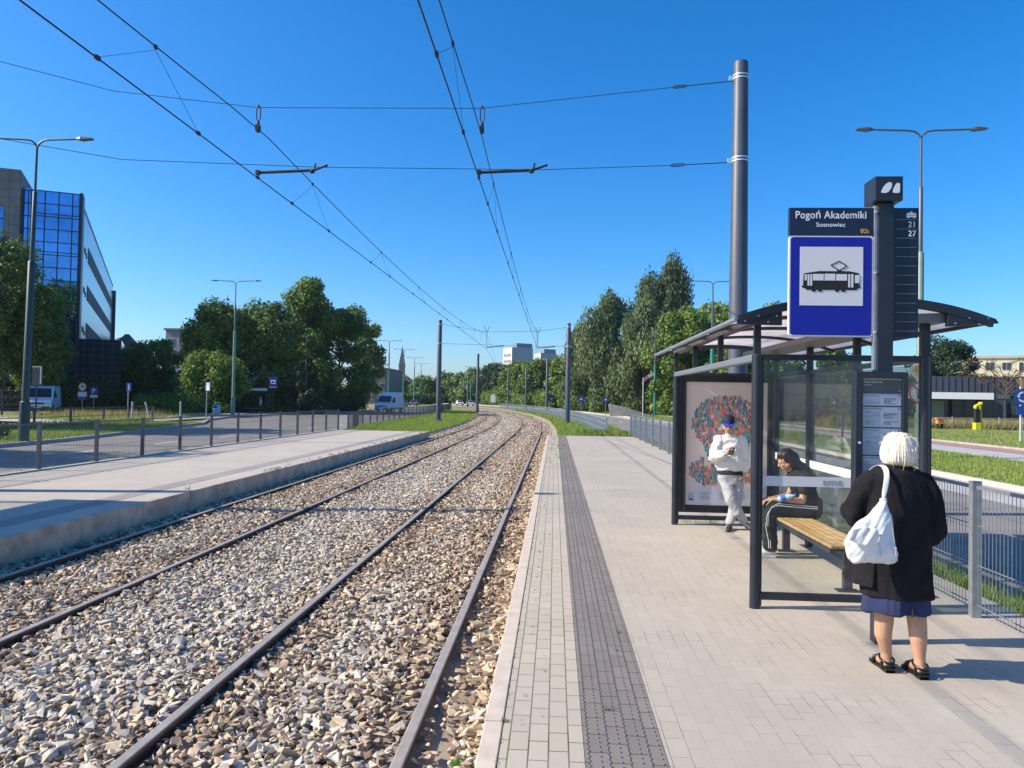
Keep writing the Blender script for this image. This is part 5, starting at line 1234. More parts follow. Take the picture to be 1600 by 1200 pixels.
# ================================================================ VEHICLES
def van(loc, rz, label, high=2.55, blue=True):
    t = empty('parked_van' if 'parked' in label else 'van', loc, label, 'van', rz=rz)   # front faces -y
    side = [(0, .45), (0, .95), (.18, 1.12), (.75, 1.28), (1.45, 2.1), (1.9, high-.08), (2.3, high), (5.3, high), (5.42, high-.15), (5.45, .45)]
    wpaint = mat('van_white', (.74, .75, .76), .3, coat=.5)
    b = MB(); n = len(side); vs = []
    for s_, inset in ((-1, .0), (1, .0)):
        for (y, z) in side: w_ = .98-(.10*(z-1.2)/1.3 if z > 1.2 else 0)-(.06 if y < .1 else 0); vs.append((s_*w_, y, z))
    b.add(vs, [tuple(range(n)), tuple(range(2*n-1, n-1, -1))]+[(i, (i+1) % n, (i+1) % n+n, i+n) for i in range(n)])
    b.build('body', wpaint, t, bevel=.05)
    gm = solid('van_glass', (.015, .018, .022), .08)
    def wz(z): return .98-(.10*(z-1.2)/1.3)
    b = MB(); b.add([(-.84, .80, 1.33), (.84, .80, 1.33), (.76, 1.40, 2.06), (-.76, 1.40, 2.06)], [(0, 1, 2, 3)]); o = b.build('windscreen', gm, t, fixn=False); o.location = (0, -.03, .03)
    for s_ in (-1, 1):
        b = MB(); b.add([(s_*(wz(1.35)+.012), 1.0, 1.35), (s_*(wz(1.35)+.012), 2.1, 1.35), (s_*(wz(1.95)+.012), 2.1, 1.95), (s_*(wz(1.95)+.012), 1.5, 1.95)], [(0, 1, 2, 3)]); b.build('side_window', gm, t, fixn=False)
        MB().box((s_*.62-.18, -.03, .78), (s_*.62+.18, .06, .98)).build('headlight', solid('headlamp', (.6, .62, .65), .15), t, bevel=.03)
        b = MB().box((s_*1.12-.06, .95, 1.3), (s_*1.12+.06, 1.10, 1.65)); b.build('mirror', 'rubber', t, bevel=.02)
        for y in (.95, 4.45):
            w_ = MB().tube([(s_*.72, y, .34), (s_*.99, y, .34)], .34, 20).build('wheel', 'rubber', t, smooth=True); MB().tube([(s_*.985, y, .34), (s_*1.0, y, .34)], .19, 14).build('rim', 'galv', w_)
    g_ = MB().box((-.5, -.025, .80), (.5, .01, .92)).build('grille', 'rubber', t); MB().box((-.85, -.05, .42), (.85, .05, .62)).build('bumper', 'lampgrey', t, bevel=.03)
    MB().box((-.26, -.06, .48), (.26, -.051, .58)).build('number_plate', 'white', t)
    if blue:
        MB().add([(-.82, .01, .68), (.1, .01, .68), (-.2, .11, 1.02), (-.86, .11, 1.02)], [(0, 1, 2, 3)]).build('blue_stripe', solid('vanblue', (.05, .14, .50)), t, fixn=False).location = (0, -.035, .0)
    return t
van((-20.9, 88, ZG), R(-7), 'white high roofed van with pale blue front coming towards us on the left road')
v = van((-41.6, 57, ih), R(28), 'white boxy van parked on the side road under the dark trees, seen from the front', 2.3, False)
def car(loc, rz, label, color, sc=1):
    t = empty('car', loc, label, 'car', 'far cars', rz)
    b = MB(); pr = [(0, .35), (0, .72), (.9, .88), (1.5, 1.38), (3.0, 1.42), (3.8, .95), (4.2, .85), (4.25, .35)]; n = len(pr); vs = []
    for s_ in (-1, 1):
        for (y, z) in pr: vs.append((s_*(.86 if z < 1 else .66), y, z))
    b.add(vs, [tuple(range(n)), tuple(range(2*n-1, n-1, -1))]+[(i, (i+1) % n, (i+1) % n+n, i+n) for i in range(n)]); b.build('body', solid('car_'+label[:6], color, .3), t, bevel=.05)
    MB().add([(-.74, .95, .93), (.74, .95, .93), (.62, 1.46, 1.36), (-.62, 1.46, 1.36)], [(0, 1, 2, 3)]).build('windscreen', solid('van_glass', (.015, .018, .022), .08), t, fixn=False).location = (0, -.03, .02)
    for s_ in (-1, 1):
        MB().box((s_*.62-.14, -.02, .6), (s_*.62+.14, .05, .72)).build('headlight', solid('headlamp', (.6, .62, .65), .15), t)
        for y in (.8, 3.4): MB().tube([(s_*.66, y, .31), (s_*.88, y, .31)], .31, 14).build('wheel', 'rubber', t)
    return t
car((-26.3, 205, ZG), R(15), 'white far car left of the dark mast at the bend', (.7, .7, .7))
car((-22.2, 196, ZG), R(15), 'pale far car just right of the second left mast', (.6, .62, .62))
car((-31.6, 150, ZG), R(3), 'dark far car following behind the white van', (.03, .04, .06))
car((-33.5, 172, ZG), R(3), 'grey far car at the left kerb beyond the dark one', (.12, .13, .15))

# ================================================================ BUILDINGS
def basis(o, d):   # local frame: u along d, v outward-left
    d = Vector((d[0], d[1], 0)).normalized(); return lambda u, v, z: tuple(Vector(o)+d*u+Vector((-d.y, d.x, 0))*v+Vector((0, 0, z)))
mir = mat('mirror_glazing', (.15, .34, .62), .03, .95, bump=.25, bscale=.5, var=.25, vscale=.35)
mir2 = mat('mirror_glazing_side', (.55, .58, .60), .22, .45)
stonef = mat('stone_cladding', (.20, .185, .175), .8, var=.15, vscale=.6)
frame_ = solid('dark_mullion', (.015, .02, .035), .4)
BX, BY = -50.4, 75.
t = empty('office_building', (BX, BY, ZG), 'tall office block with blue mirror glass front, grey stone tower and white banded side', 'building')
th = R(30); d2 = Vector((-math.cos(th), -math.sin(th), 0)); d1 = Vector((-math.sin(th), math.cos(th), 0))
d2 = Vector((-.905, -.425, 0)); d1 = Vector((-.49, .872, 0))
def BP(a, s_, z): v = d2*a+d1*s_; return (v.x, v.y, z)
def bbox(mb, a0, a1, s0, s1, z0, z1):
    vs = [BP(a, s_, z) for z in (z0, z1) for (a, s_) in ((a0, s0), (a1, s0), (a1, s1), (a0, s1))]
    return mb.add(vs, [(3, 2, 1, 0), (4, 5, 6, 7), (0, 1, 5, 4), (1, 2, 6, 5), (2, 3, 7, 6), (3, 0, 4, 7)])
HT = 22.9
FA = 4.7; FB = 5.6
bbox(MB(), .3, FA, .0, 40, 0, HT).build('glass_front', mir, t)
b = MB()
for z in [1.6+1.33*k for k in range(17)]:
    bbox(b, .28, FA+.05, -.05, .0, z-.045, z+.045)
    if int(round((z-1.6)/1.33)) % 3 == 2: bbox(b, .28, FA+.05, -.05, .0, z+.25, z+.33)
for a in (.3, .95, 2.2, 3.45, FA-.02): bbox(b, a-.05, a+.05, -.07, .0, 0, HT)
b.build('mullion', frame_, t)
bbox(MB(), FA, FB, .5, 40, 0, HT+.2).build('glass_return', mir, t)
b = MB()
for z in [1.6+1.33*k for k in range(17)]: bbox(b, FA, FB, .44, .50, z-.05, z+.05)
for a in (5.0, 5.4): bbox(b, a-.04, a+.04, .42, .50, 0, HT)
b.build('mullion', frame_, t)
bbox(MB(), FB, 24, -.4, 40, 0, HT+1.8).build('stone_tower', stonef, t)
b = MB()
for z in [1.+.9*k for k in range(27)]: bbox(b, FB-.01, 24, -.415, -.4, z-.02, z+.02)
for a in [FB+.95*k for k in range(18)]: bbox(b, a-.02, a+.02, -.414, -.4, 0, HT+1.8)
b.build('cladding_joint', solid('joint_dark', (.07, .065, .06)), t)
for z in (3, 8.5, 14, 19.5):
    w_ = bbox(MB(), 7.0, 11.5, -.46, -.42, z-1.6 if z < 19 else z-3.2, z+1.4 if z < 19 else z+1.2).build('window', mir, t)
    b = MB(); bbox(b, 7.0, 11.5, -.50, -.46, z-.05, z+.05); bbox(b, 8.2, 8.3, -.5, -.46, z-1.6, z+1.2); b.build('window_bar', frame_, w_)
# right side face: white panels with window bands
bbox(MB(), .0, .3, .0, 2.2, 0, HT+.15).build('corner_pier', frame_, t)
bbox(MB(), .05, .3, 2.2, 66, 5, HT-1.2).build('side_wall', mir2, t)
b = MB()
for k in range(3): z = 8.3+4.4*k; bbox(b, .0, .049, 9, 64, z, z+1.7); bbox(b, .0, .049, 4.0, 5.5, z+.3, z+.9); bbox(b, .0, .049, 6.2, 7.2, z+.1, z+.6)
b.build('window_band', solid('grey_band', (.045, .05, .065), .6, spec=.2), t)
bbox(MB(), -.5, .3, 65.4, 66.4, 0, HT-2).build('end_pier', frame_, t)
b = MB(); bbox(b, -.02, .3, 2.2, 66, HT-1.2, HT-.95); b.build('parapet', 'galv', t)
bbox(MB(), -3.2, .0, .5, 7.5, 0, 3.0).build('base_wall', frame_, t); bbox(MB(), -4.0, .2, .2, 8.5, 3.0, 7.6).build('low_glass_block', solid('dark_glass', (.02, .035, .05), .08, metal=.3), t)
b = MB()
for z in (3.7, 4.4, 5.1, 5.8, 6.5, 7.2): bbox(b, -4.02, .2, .16, .2, z, z+.05)
for a in (-3.2, -2.3, -1.4, -.5): bbox(b, a, a+.06, .15, .2, 3, 7.6)
b.build('low_mullion', solid('teal_mullion', (.03, .06, .07)), t)
def block(name, label, x0, x1, y0, y1, h, wall, wins=None, roof=None, loc_z=ZG, rz=0, wm='dark_window', face='y', cat='building', group=None):
    """rectangular building; wins=(cols, rows, w, h, z0, dz) on the front, also on the left or right side"""
    cx, cy = (x0+x1)/2, y0
    t = empty(name, (cx, cy, loc_z), label, cat, group, rz); w_ = x1-x0; d_ = y1-y0
    MB().box((-w_/2, 0, 0), (w_/2, d_, h)).build('wall', wall, t)
    if roof: MB().box((-w_/2-.3, -.3, h), (w_/2+.3, d_+.3, h+roof[0])).build('roof', roof[1], t)
    if wins:
        nc, nr, ww, wh, z0, dz = wins; m_ = solid('dark_window', (.04, .05, .07), .15)
        for i in range(nc):
            for j in range(nr):
                x = -w_/2+w_*(i+.5)/nc; z = z0+dz*j
                f = MB().box((x-ww/2-.06, -.05, z-.06), (x+ww/2+.06, -.002, z+wh+.06)).build('window', 'white', t)
                MB().box((x-ww/2, -.07, z), (x-.03, -.051, z+wh)).box((x+.03, -.07, z), (x+ww/2, -.051, z+wh)).build('pane', m_, f)
    return t, w_, d_
# old tenement with hipped roofs
oldw = mat('old_plaster', (.34, .31, .26), .9, var=.2, vscale=.4); oldr = solid('old_roof', (.14, .13, .12), .8)
def hip(mb, x0, x1, y0, y1, z, h, e=.4):
    x0 -= e; x1 += e; y0 -= e; y1 += e; ym = (y0+y1)/2; k = min((x1-x0)/2, (y1-y0)/2)
    mb.add([(x0, y0, z), (x1, y0, z), (x1, y1, z), (x0, y1, z), (x0+k, ym, z+h), (x1-k, ym, z+h)], [(3, 2, 1, 0), (0, 1, 5, 4), (1, 2, 5), (2, 3, 4, 5), (3, 0, 4)])
t, w_, d_ = block('tenement_house', 'old pale tenement with grey hipped roofs between the office block and the trees', -85.5, -77.5, 130, 142, 9.6, oldw, (4, 3, 1.1, 1.6, 1.2, 3.0), rz=R(12))
b = MB(); hip(b, -w_/2, w_/2, 0, d_, 9.6, 3.0); b.build('roof', oldr, t)
MB().box((1.2, -1.2, 0), (4.6, 1.5, 10.4)).build('corner_bay', oldw, t); b = MB(); hip(b, 1.2, 4.6, -1.2, 1.5, 10.4, 2.3, .3); b.build('bay_roof', oldr, t)
MB().box((-2.5, 5, 10), (-1.8, 5.7, 13.4)).build('chimney', solid('brick_red', (.28, .12, .08)), t)
t, w_, d_ = block('flat_roofed_block', 'grey flat roofed block rising behind the left tree crowns', -83, -66, 152, 165, 15.4, solid('grey_render', (.20, .21, .23)), (7, 4, 1.4, 1.5, 2.2, 3.3), (.4, oldr))
MB().tube([(-2.2, 3, 15.5), (-2.2, 3, 19.2)], .08, 6).build('antenna', 'lampgrey', t)
tw = solid('tower_grey', (.30, .33, .38)); tw2 = solid('tower_white', (.62, .62, .60))
for (x0, x1, y0, h, lb) in [(-22.6, -10.8, 372.9, 28.3, 'nearer pale high-rise block above the far trees, left of the other one'), (-8.5, 1.2, 397.4, 27.2, 'farther smaller high-rise block above the far trees')]:
    t, w_, d_ = block('high_rise_block', lb, x0, x1, y0, y0+(10 if x0 < -20 else 7), h, tw, None, None, rz=R(30), group='far high-rise blocks')
    MB().box((-w_/2-.3, -.1, 0), (-w_/2-.02, d_, h-.5)).build('side_wall', tw2, t)
    for j in range(8): MB().box((-w_/2-.5, 1, 2+j*3.1), (-w_/2-.31, d_-1, 3.4+j*3.1)).build('balcony_row', solid('balc', (.25, .22, .20)), t)
    MB().box((-w_/4, 1, h), (w_/2, 6, h+2.2)).build('roof_housing', solid('tower_dark', (.18, .22, .25)), t)
    MB().box((-.8, -.25, 17), (.8, -.05, 18)).build('sign_plate', solid('tower_dark', (.18, .22, .25)), t)
t, w_, d_ = block('church', 'far brick church with a thin dark spire between the green lamps', -81.5, -71.5, 360, 380, 9, solid('brick_dull', (.17, .11, .09)), (3, 1, 1.2, 4, 3, 3))
b = MB(); hip(b, -w_/2, w_/2, 0, d_, 9, 5, .2); b.build('roof', solid('tile_red', (.32, .12, .07)), t)
tt = MB().box((-.4, -2, 0), (2.2, .6, 17)).build('tower', solid('brick_dull', (.17, .11, .09)), t)
MB().add([(-.6, -2.2, 17), (2.4, -2.2, 17), (2.4, .8, 17), (-.6, .8, 17), (.9, -.7, 27.5)], [(3, 2, 1, 0), (0, 1, 4), (1, 2, 4), (2, 3, 4), (3, 0, 4)]).build('spire', solid('spire_dark', (.05, .06, .08)), t)
t, w_, d_ = block('red_roofed_house', 'far house with orange red tiled roof left of the church', -77, -67.5, 300, 312, 8.5, solid('house_wall', (.30, .26, .22)), (4, 2, 1, 1.4, 1.5, 3.2))
b = MB(); hip(b, -w_/2, w_/2, 0, d_, 8.5, 4.0); b.build('roof', solid('tile_red', (.32, .12, .07)), t)
block('grey_apartment_house', 'grey brown apartment house right of the big dark trees behind the white van', -53, -46.5, 200, 222, 9.6, solid('house_brown', (.13, .11, .10)), (3, 3, 1.2, 1.4, 1.3, 3.0), (.4, oldr))
block('blue_warehouse', 'low blue building far down the line right of the second left mast', -22.0, -15.0, 243, 262, 5.2, solid('blue_wall', (.10, .22, .42)), (3, 1, 1.5, .9, 2.6, 1), (.5, solid('blue_dark', (.05, .09, .16))))
# right pavilion with white canopy fascia
t = empty('glass_pavilion', (44.5, 71.5, ih), 'long dark glass pavilion with a bright white canopy edge behind the tall grass', 'building', rz=R(-9))
MB().box((-22, 6, 0), (12, 20, 5.0)).build('wall', solid('pav_dark', (.035, .040, .050), .6), t)
MB().box((-22, 5.9, 3.1), (12, 5.98, 5.0)).build('upper_cladding', solid('pav_blue', (.065, .075, .10), .5), t)
b = MB()
for k in range(57): b.box((-22+k*.6, 5.84, 3.1), (-22+k*.6+.05, 5.9, 5.0))
b.build('cladding_rib', solid('pav_rib', (.05, .058, .08)), t)
MB().box((-12.2, .6, 2.72), (-1.6, 5.9, 3.12)).build('canopy', solid('pav_canopy', (.10, .11, .12)), t); MB().box((-12.2, .5, 2.62), (-3.0, .6, 3.26)).build('canopy_fascia', 'white', t)
for x in (-8.9, -2.0, 1.5): MB().cbox((x, .7, 1.35), (.12, .12, 2.7)).build('canopy_post', 'lampgrey', t)
for k in range(12):
    x = -21+k*2.7; w_ = MB().box((x, 5.8, .7), (x+2.3, 5.88, 2.6)).build('window', solid('pav_glass', (.05, .065, .08), .1), t); MB().box((x+1.1, 5.76, .7), (x+1.16, 5.8, 2.6)).box((x, 5.76, 1.6), (x+2.3, 5.8, 1.65)).build('window_bar', 'lampgrey', w_)
MB().box((-7.1, 5.7, .8), (-5.6, 5.76, 2.5)).build('pale_poster', solid('pale_poster', (.35, .38, .36)), t)
t, w_, d_ = block('cream_block', 'long cream apartment building with rows of windows at the right edge behind the pavilion', 76, 118, 148, 162, 11.8, mat('cream_render', (.66, .58, .40), .85), (15, 4, 1.5, 1.5, 1.2, 2.75), (.5, solid('cream_roof', (.50, .42, .30))), rz=R(-22))
block('grey_hall', 'long low grey hall seen through the shelter glass behind young trees', 17.5, 31.5, 88, 102, 5.6, mat('hall_grey', (.17, .17, .165), .8, var=.1, vscale=.5), (5, 1, .9, 1.8, 1.2, 3), (.35, solid('hall_roof', (.08, .085, .09))), loc_z=ih)
# dark park fence behind the left island
fence('park_fence', [(-62+i*2.6, 60-.22*i*2.6) for i in range(9)], 1.9, 'tall dark railing fence under the leftmost trees', ih, m='black', step=.13, wr=.012, post_w=.12)
# ================================================================ TREES
LM = {}
def leafmat(name, c, tr=.28, rough=.55):
    m = mat(name, c, rough, attr='tint', var=.18, vscale=.9, trans=tr, spec=.3); return m
leaf_m = leafmat('leaves', (.06, .10, .03)); leaf_m2 = leafmat('leaves_pale', (.06, .10, .03), .22, .7)
M['bark'] = mat('bark', (.09, .07, .055), .95, var=.3, vscale=6, bump=.6, bscale=20)
def leaves(blobs, n, size, cols, droop=0., shell=.5, up=.35, asp=.6, flat=.0):
    """n leaf clusters as small folded quads spread through lumps"""
    B = np.array([[b_[0], b_[1], b_[2], b_[3], b_[4], b_[5]] for b_ in blobs]); w = (B[:, 3]*B[:, 5])**1.0; w /= w.sum()
    k = rng.choice(len(B), n, p=w); d = rng.normal(size=(n, 3)); d /= np.linalg.norm(d, axis=1)[:, None]
    r = 1-shell*rng.random(n)**1.7+rng.normal(0, .11, n)+np.where(rng.random(n) < .06, .22*rng.random(n), 0)
    P = B[k, :3]+d*B[k, 3:6]*r[:, None]
    nrm = d*1.0+rng.normal(0, .55, (n, 3)); nrm[:, 2] += up; nrm /= np.linalg.norm(nrm, axis=1)[:, None]
    t1 = np.cross(nrm, rng.normal(size=(n, 3))); 
    if droop: t1 = t1*(1-droop)+np.array([0, 0, -1.])*droop*np.linalg.norm(t1, axis=1)[:, None]; 
    t1 /= np.linalg.norm(t1, axis=1)[:, None]; t2 = np.cross(nrm, t1); t2 /= np.maximum(np.linalg.norm(t2, axis=1), 1e-6)[:, None]
    s = size*rng.uniform(.55, 1.35, n); a = t1*s[:, None]*.5; b_ = t2*(s*asp)[:, None]*.5
    V = np.stack([P-a, P+b_*1.0-a*.1, P+a, P-b_*1.0-a*.1], 1)
    cb = np.array(cols)[rng.integers(0, len(cols), len(B))]; c = cb[k]*.6+np.array(cols)[rng.integers(0, len(cols), n)]*.4; c = c*rng.uniform(.7, 1.3, (n, 1))
    F = np.arange(n*4).reshape(n, 4)
    return V.reshape(-1, 3), F, np.repeat(c, 4, axis=0)
def lumps(nb, h0, h1, rad, seed, prof='round', lump=.34, sq=1.0):
    r_ = random.Random(seed); out = []
    H = h1-h0
    for i in range(nb):
        u = (i+.5)/nb; z = h0+H*u; lump_ = lump*.86
        if prof == 'round': rr = rad*math.sqrt(max(.05, 1-((u-.45)/.58)**2))
        elif prof == 'cone': rr = rad*(1.02-u)
        elif prof == 'column': rr = rad*min(1, .55+u*1.2)*min(1, (1.03-u)*4)
        elif prof == 'wide': rr = rad*math.sqrt(max(.08, 1-((u-.55)/.5)**2))
        m_ = 1 if prof == 'cone' and u > .7 else (4 if rad > 2 else 2)
        for j in range(m_):
            a = r_.uniform(0, 6.283)+j*6.283/m_; q = rr*r_.uniform(.35, .90); s_ = lump_*rad*r_.uniform(.62, 1.3)*(1 if prof != 'cone' else max(.12, 1-u))
            q = q*(1-u)*.3 if m_ == 1 else q
            out.append((q*math.cos(a), q*math.sin(a), z+r_.uniform(-.04, .04)*H, s_, s_, s_*sq*r_.uniform(.75, 1.1)))
    return out
G1 = [(.085, .155, .024), (.12, .195, .032), (.06, .12, .018), (.17, .235, .045)]      # broadleaf
G2 = [(.135, .225, .032), (.18, .265, .045), (.10, .185, .026), (.22, .29, .06)]              # bright
G3 = [(.115, .17, .065), (.155, .21, .085), (.09, .135, .048), (.195, .24, .10)]          # pale willow
G4 = [(.030, .062, .028), (.042, .078, .034), (.024, .052, .024)]                           # conifer
G5 = [(.065, .105, .035), (.10, .145, .05), (.045, .075, .028), (.13, .17, .06)]            # poplar
def tree(name, loc, H, rad, label, cols=G1, n=11000, size=.34, prof='round', h0=.12, trunk=.2, seed=1, lump=.34, sq=1., droop=0., m=None, rz=0, group='trees', nb=12, asp=.6):
    t = empty(name, loc, label, 'tree', group, rz)
    b = MB(); r_ = random.Random(seed); top = H*(.8 if prof != 'cone' else .97)
    pts = [(0, 0, -.3), (0, 0, .25), (r_.uniform(-.1, .1)*rad*.3, r_.uniform(-.1, .1)*rad*.3, H*.35), (r_.uniform(-.2, .2)*rad*.3, r_.uniform(-.2, .2)*rad*.3, top)]
    b.tube(pts, [trunk*1.4, trunk, trunk*.75, trunk*.12], 9)
    for k in range(9 if prof != 'cone' else 0):
        z = H*r_.uniform(.15, .62); a = r_.uniform(0, 6.28); L = rad*r_.uniform(.5, .85)
        b.tube([(0, 0, z), (L*.45*math.cos(a), L*.45*math.sin(a), z+L*.35), (L*math.cos(a+.2), L*math.sin(a+.2), z+L*.75)], [trunk*.42, trunk*.26, trunk*.07], 6)
    b.build('trunk', 'bark', t)
    V, F, C = leaves(lumps(nb, H*h0, H*.97, rad, seed, prof, lump, sq), int(n*1.45), size*1.05, cols, droop, asp=asp)
    npmesh('crown', V, F, m or leaf_m, t, tint=C)
    return t
TG = 'trees along the left road'
tree('broadleaf_tree', (-47.9, 60.5, ih), 14.8, 5.2, 'dark broadleaf tree at the left edge hiding the base of the office block', n=17000, size=.34, seed=11, h0=.26, group=TG)
tree('broadleaf_tree', (-48.2, 66, ih), 12.0, 3.1, 'dark bushy tree just right of the nearest left lamp, before the mirror glass', n=14000, size=.32, seed=12, h0=.24, group=TG)
tree('broadleaf_tree', (-46.6, 63.5, ih), 8.8, 2.9, 'dark low tree standing behind the parked white van', n=11000, size=.32, seed=13, h0=.32, group=TG)
tree('broadleaf_tree', (-47.0, 84, ih), 8.2, 3.2, 'small light green tree below the old tenement house', G2, n=9000, size=.32, seed=14, h0=.02, group=TG)
tree('broadleaf_tree', (-36.9, 78, ih), 11.5, 4.2, 'broad tree with light green outer leaves behind the bus shelter', [G1[0], G1[1], G2[0], G1[3]], n=19000, size=.36, seed=15, h0=.02, group=TG)
tree('broadleaf_tree', (-33.2, 81, ih), 12.0, 5.0, 'dark dense tree in the middle of the big left tree mass', n=18000, size=.36, seed=16, h0=.02, group=TG)
tree('broadleaf_tree', (-30.6, 89, ih), 15.8, 4.6, 'tallest tree of the left mass with sunlit yellow green top', [G1[1], G2[0], G2[1], G1[3]], n=19000, size=.38, seed=17, h0=.05, group=TG, sq=.9)
tree('broadleaf_tree', (-27.9, 94, ih), 13.3, 4.4, 'dark rounded tree at the right end of the left mass', n=15000, size=.38, seed=18, h0=.02, group=TG)
tree('broadleaf_tree', (-29.6, 113, ih), 13.6, 3.2, 'pale thin tree peeping out at the right end of the left mass', [G3[0], G2[0], G3[1]], n=8000, size=.42, seed=19, h0=.1, group=TG)
tree('broadleaf_tree', (-34.5, 72, ih), 5.6, 3.4, 'low bright green tree with leaning leafy boughs left of the far bus shelter', G2, n=9000, size=.30, seed=20, h0=.02, group=TG)
tree('broadleaf_tree', (-52.5, 88, ih), 6.6, 3.6, 'low yellow green tree under the tenement house at the office block corner', G2, n=8000, size=.34, seed=21, h0=.02, group=TG)
tree('conifer_tree', (-38.9, 85, ih), 14.1, 2.1, 'narrow dark spruce with its pointed tip above the left tree mass', G4, n=7000, size=.36, prof='cone', seed=22, h0=.15, group=TG, droop=.3)
tree('conifer_tree', (-26.6, 77, ih), 8.7, 2.3, 'blue green conifer in front of the dark left trees', G4, n=9000, size=.30, prof='cone', seed=23, h0=.02, group=TG, droop=.4)
tree('broadleaf_tree', (-31.5, 17.5, ih), 13.6, 4.5, 'big tree left of the road outside the picture edge', n=8000, size=.42, seed=24, h0=.15, group=TG)
tree('broadleaf_tree', (-36.5, 35, ih), 15.5, 5.2, 'big tree beyond the left edge whose shade falls on the grass island', n=9000, size=.44, seed=25, h0=.12, group=TG)
TR = 'trees along the right road'
tree('willow_tree', (5.4, 134, ih), 15.6, 4.6, 'leftmost pale willow of the right tree row', G3, n=13000, size=.55, prof='column', seed=31, h0=.02, group=TR, droop=.7, m=leaf_m2, sq=1.7, asp=.4)
tree('willow_tree', (9.2, 116, ih), 17.2, 5.2, 'pale grey green willow with hanging foliage right of the near mast', G3, n=19000, size=.52, prof='column', seed=32, h0=.02, group=TR, droop=.7, m=leaf_m2, sq=1.8, asp=.4)
tree('willow_tree', (13.2, 110, ih), 15.0, 4.6, 'lower pale willow below the poplar', G3, n=14000, size=.48, prof='column', seed=33, h0=.02, group=TR, droop=.7, m=leaf_m2, sq=1.6, asp=.4)
tree('poplar_tree', (15.6, 126, ih), 22.8, 3.7, 'left stem of the tall dark poplar pair above the willows', G5, n=13000, size=.48, prof='column', seed=34, h0=.05, group=TR, droop=.6, asp=.42, sq=1.9, lump=.42, nb=18)
tree('poplar_tree', (19.4, 125, ih), 24.8, 4.1, 'taller right stem of the dark poplar pair above the willows', G5, n=17000, size=.48, prof='column', seed=35, h0=.05, group=TR, droop=.6, asp=.42, sq=1.9, lump=.40, nb=18)
tree('broadleaf_tree', (16.6, 99, ih), 14.0, 4.6, 'fresh green round tree left of the shelter roof below the poplars', [G1[1], G2[0], G2[2], G1[3]], n=19000, size=.40, seed=36, h0=.02, group=TR)
tree('broadleaf_tree', (22.5, 101, ih), 15.2, 5.0, 'bright green tree behind the thick mast', G2, n=17000, size=.42, seed=37, h0=.02, group=TR)
tree('broadleaf_tree', (25.5, 90, ih), 13.4, 4.4, 'bright green tree right of the thick mast above the shelter roof', G2, n=14000, size=.42, seed=38, h0=.05, group=TR)
tree('broadleaf_tree', (20.0, 83, ih), 8.0, 3.4, 'dark tree seen low through the near shelter glass', G1, n=9000, size=.36, seed=39, h0=.02, group=TR)
tree('broadleaf_tree', (1.6, 151, ih), 10.7, 4.4, 'bright green tree left of the near right mast', G2, n=11000, size=.5, seed=40, h0=.02, group=TR)
tree('broadleaf_tree', (-4.0, 186, ih), 11.4, 5.2, 'rounded green tree in front of the farther high-rise', G1, n=10000, size=.6, seed=41, h0=.02, group=TR)
tree('broadleaf_tree', (-10.5, 205, ih), 11.5, 6.0, 'green tree below the nearer high-rise', [G1[1], G2[0], G2[2]], n=10000, size=.65, seed=42, h0=.02, group=TR)
tree('conifer_tree', (1.6, 180, ih), 13.6, 2.6, 'dark spruce in front of the farther high-rise', G4, n=7000, size=.6, prof='cone', seed=43, h0=.05, group=TR)
tree('broadleaf_tree', (-19.5, 232, ih), 12.6, 5.2, 'dark round tree right of the second left mast, far away', G4, n=8000, size=.7, seed=44, h0=.02, group=TR)
tree('broadleaf_tree', (-14.5, 222, ih), 11.6, 4.6, 'olive tree behind the low blue building', G5, n=7000, size=.7, seed=45, h0=.02, group=TR)
tree('conifer_tree', (47.4, 93, ih), 9.7, 4.4, 'broad dark fir above the pavilion roof beside the cream building', G4, n=12000, size=.36, prof='round', seed=46, h0=.05, group=TR, droop=.3)
tree('broadleaf_tree', (33.5, 110, ih), 11.5, 4.6, 'dark tree behind the grey hall seen through the shelter glass', G1, n=9000, size=.45, seed=47, h0=.02, group=TR)
tree('broadleaf_tree', (40.2, 108, ih), 9.5, 3.8, 'dark tree over the left end of the pavilion', G1, n=8000, size=.45, seed=48, h0=.02, group=TR)
tree('broadleaf_tree', (27.3, 112, ih), 12.5, 4.8, 'tree behind the left end of the grey hall', G1, n=9000, size=.5, seed=49, h0=.02, group=TR)
far0 = tree('broadleaf_tree', (-47.5, 262, ZG), 8.6, 6.0, 'far pale green tree behind the farthest left lamps', [G1[1], G3[0], G2[0]], n=6000, size=.9, seed=50, h0=.0, group='far trees at the end of the road')
FT = [(-58, 270, 1.0, 'far tree between the church and the next lamps'), (-39.5, 268, 1.15, 'far olive tree just right of the first left mast'), (-33, 262, 1.12, 'far tree left of the second left mast'),
      (-26.5, 256, 1.3, 'far tree right behind the second left mast'), (-66, 290, .95, 'far tree at the foot of the church'), (-23.8, 290, 1.5, 'far tree behind the blue building left end'), (-53.5, 238, .9, 'far low tree beside the grey apartment house'),
      (-6, 250, 1.5, 'far tree under the nearer high-rise, right side'), (4.0, 230, 1.5, 'far tree under the farther high-rise, right side')]
for i, (x, y, s_, lb) in enumerate(FT): at(copy_tree(far0), (x, y, ZG), rz=i*1.3, sc=s_, label=lb)
tag(npmesh('far_woodland', *(lambda V, F, C: (V, F))(*leaves([(x, 330+20*math.sin(x), 3, 9, 6, 5+1.5*math.sin(x*.7)) for x in range(-150, 60, 9)], 22000, 1.1, [G1[1]])), 'blade' if False else mat('far_leaves', (.055, .085, .03), .8, var=.3, vscale=.2)), 'low far belt of woodland closing the end of the road', 'woodland', kind='stuff')
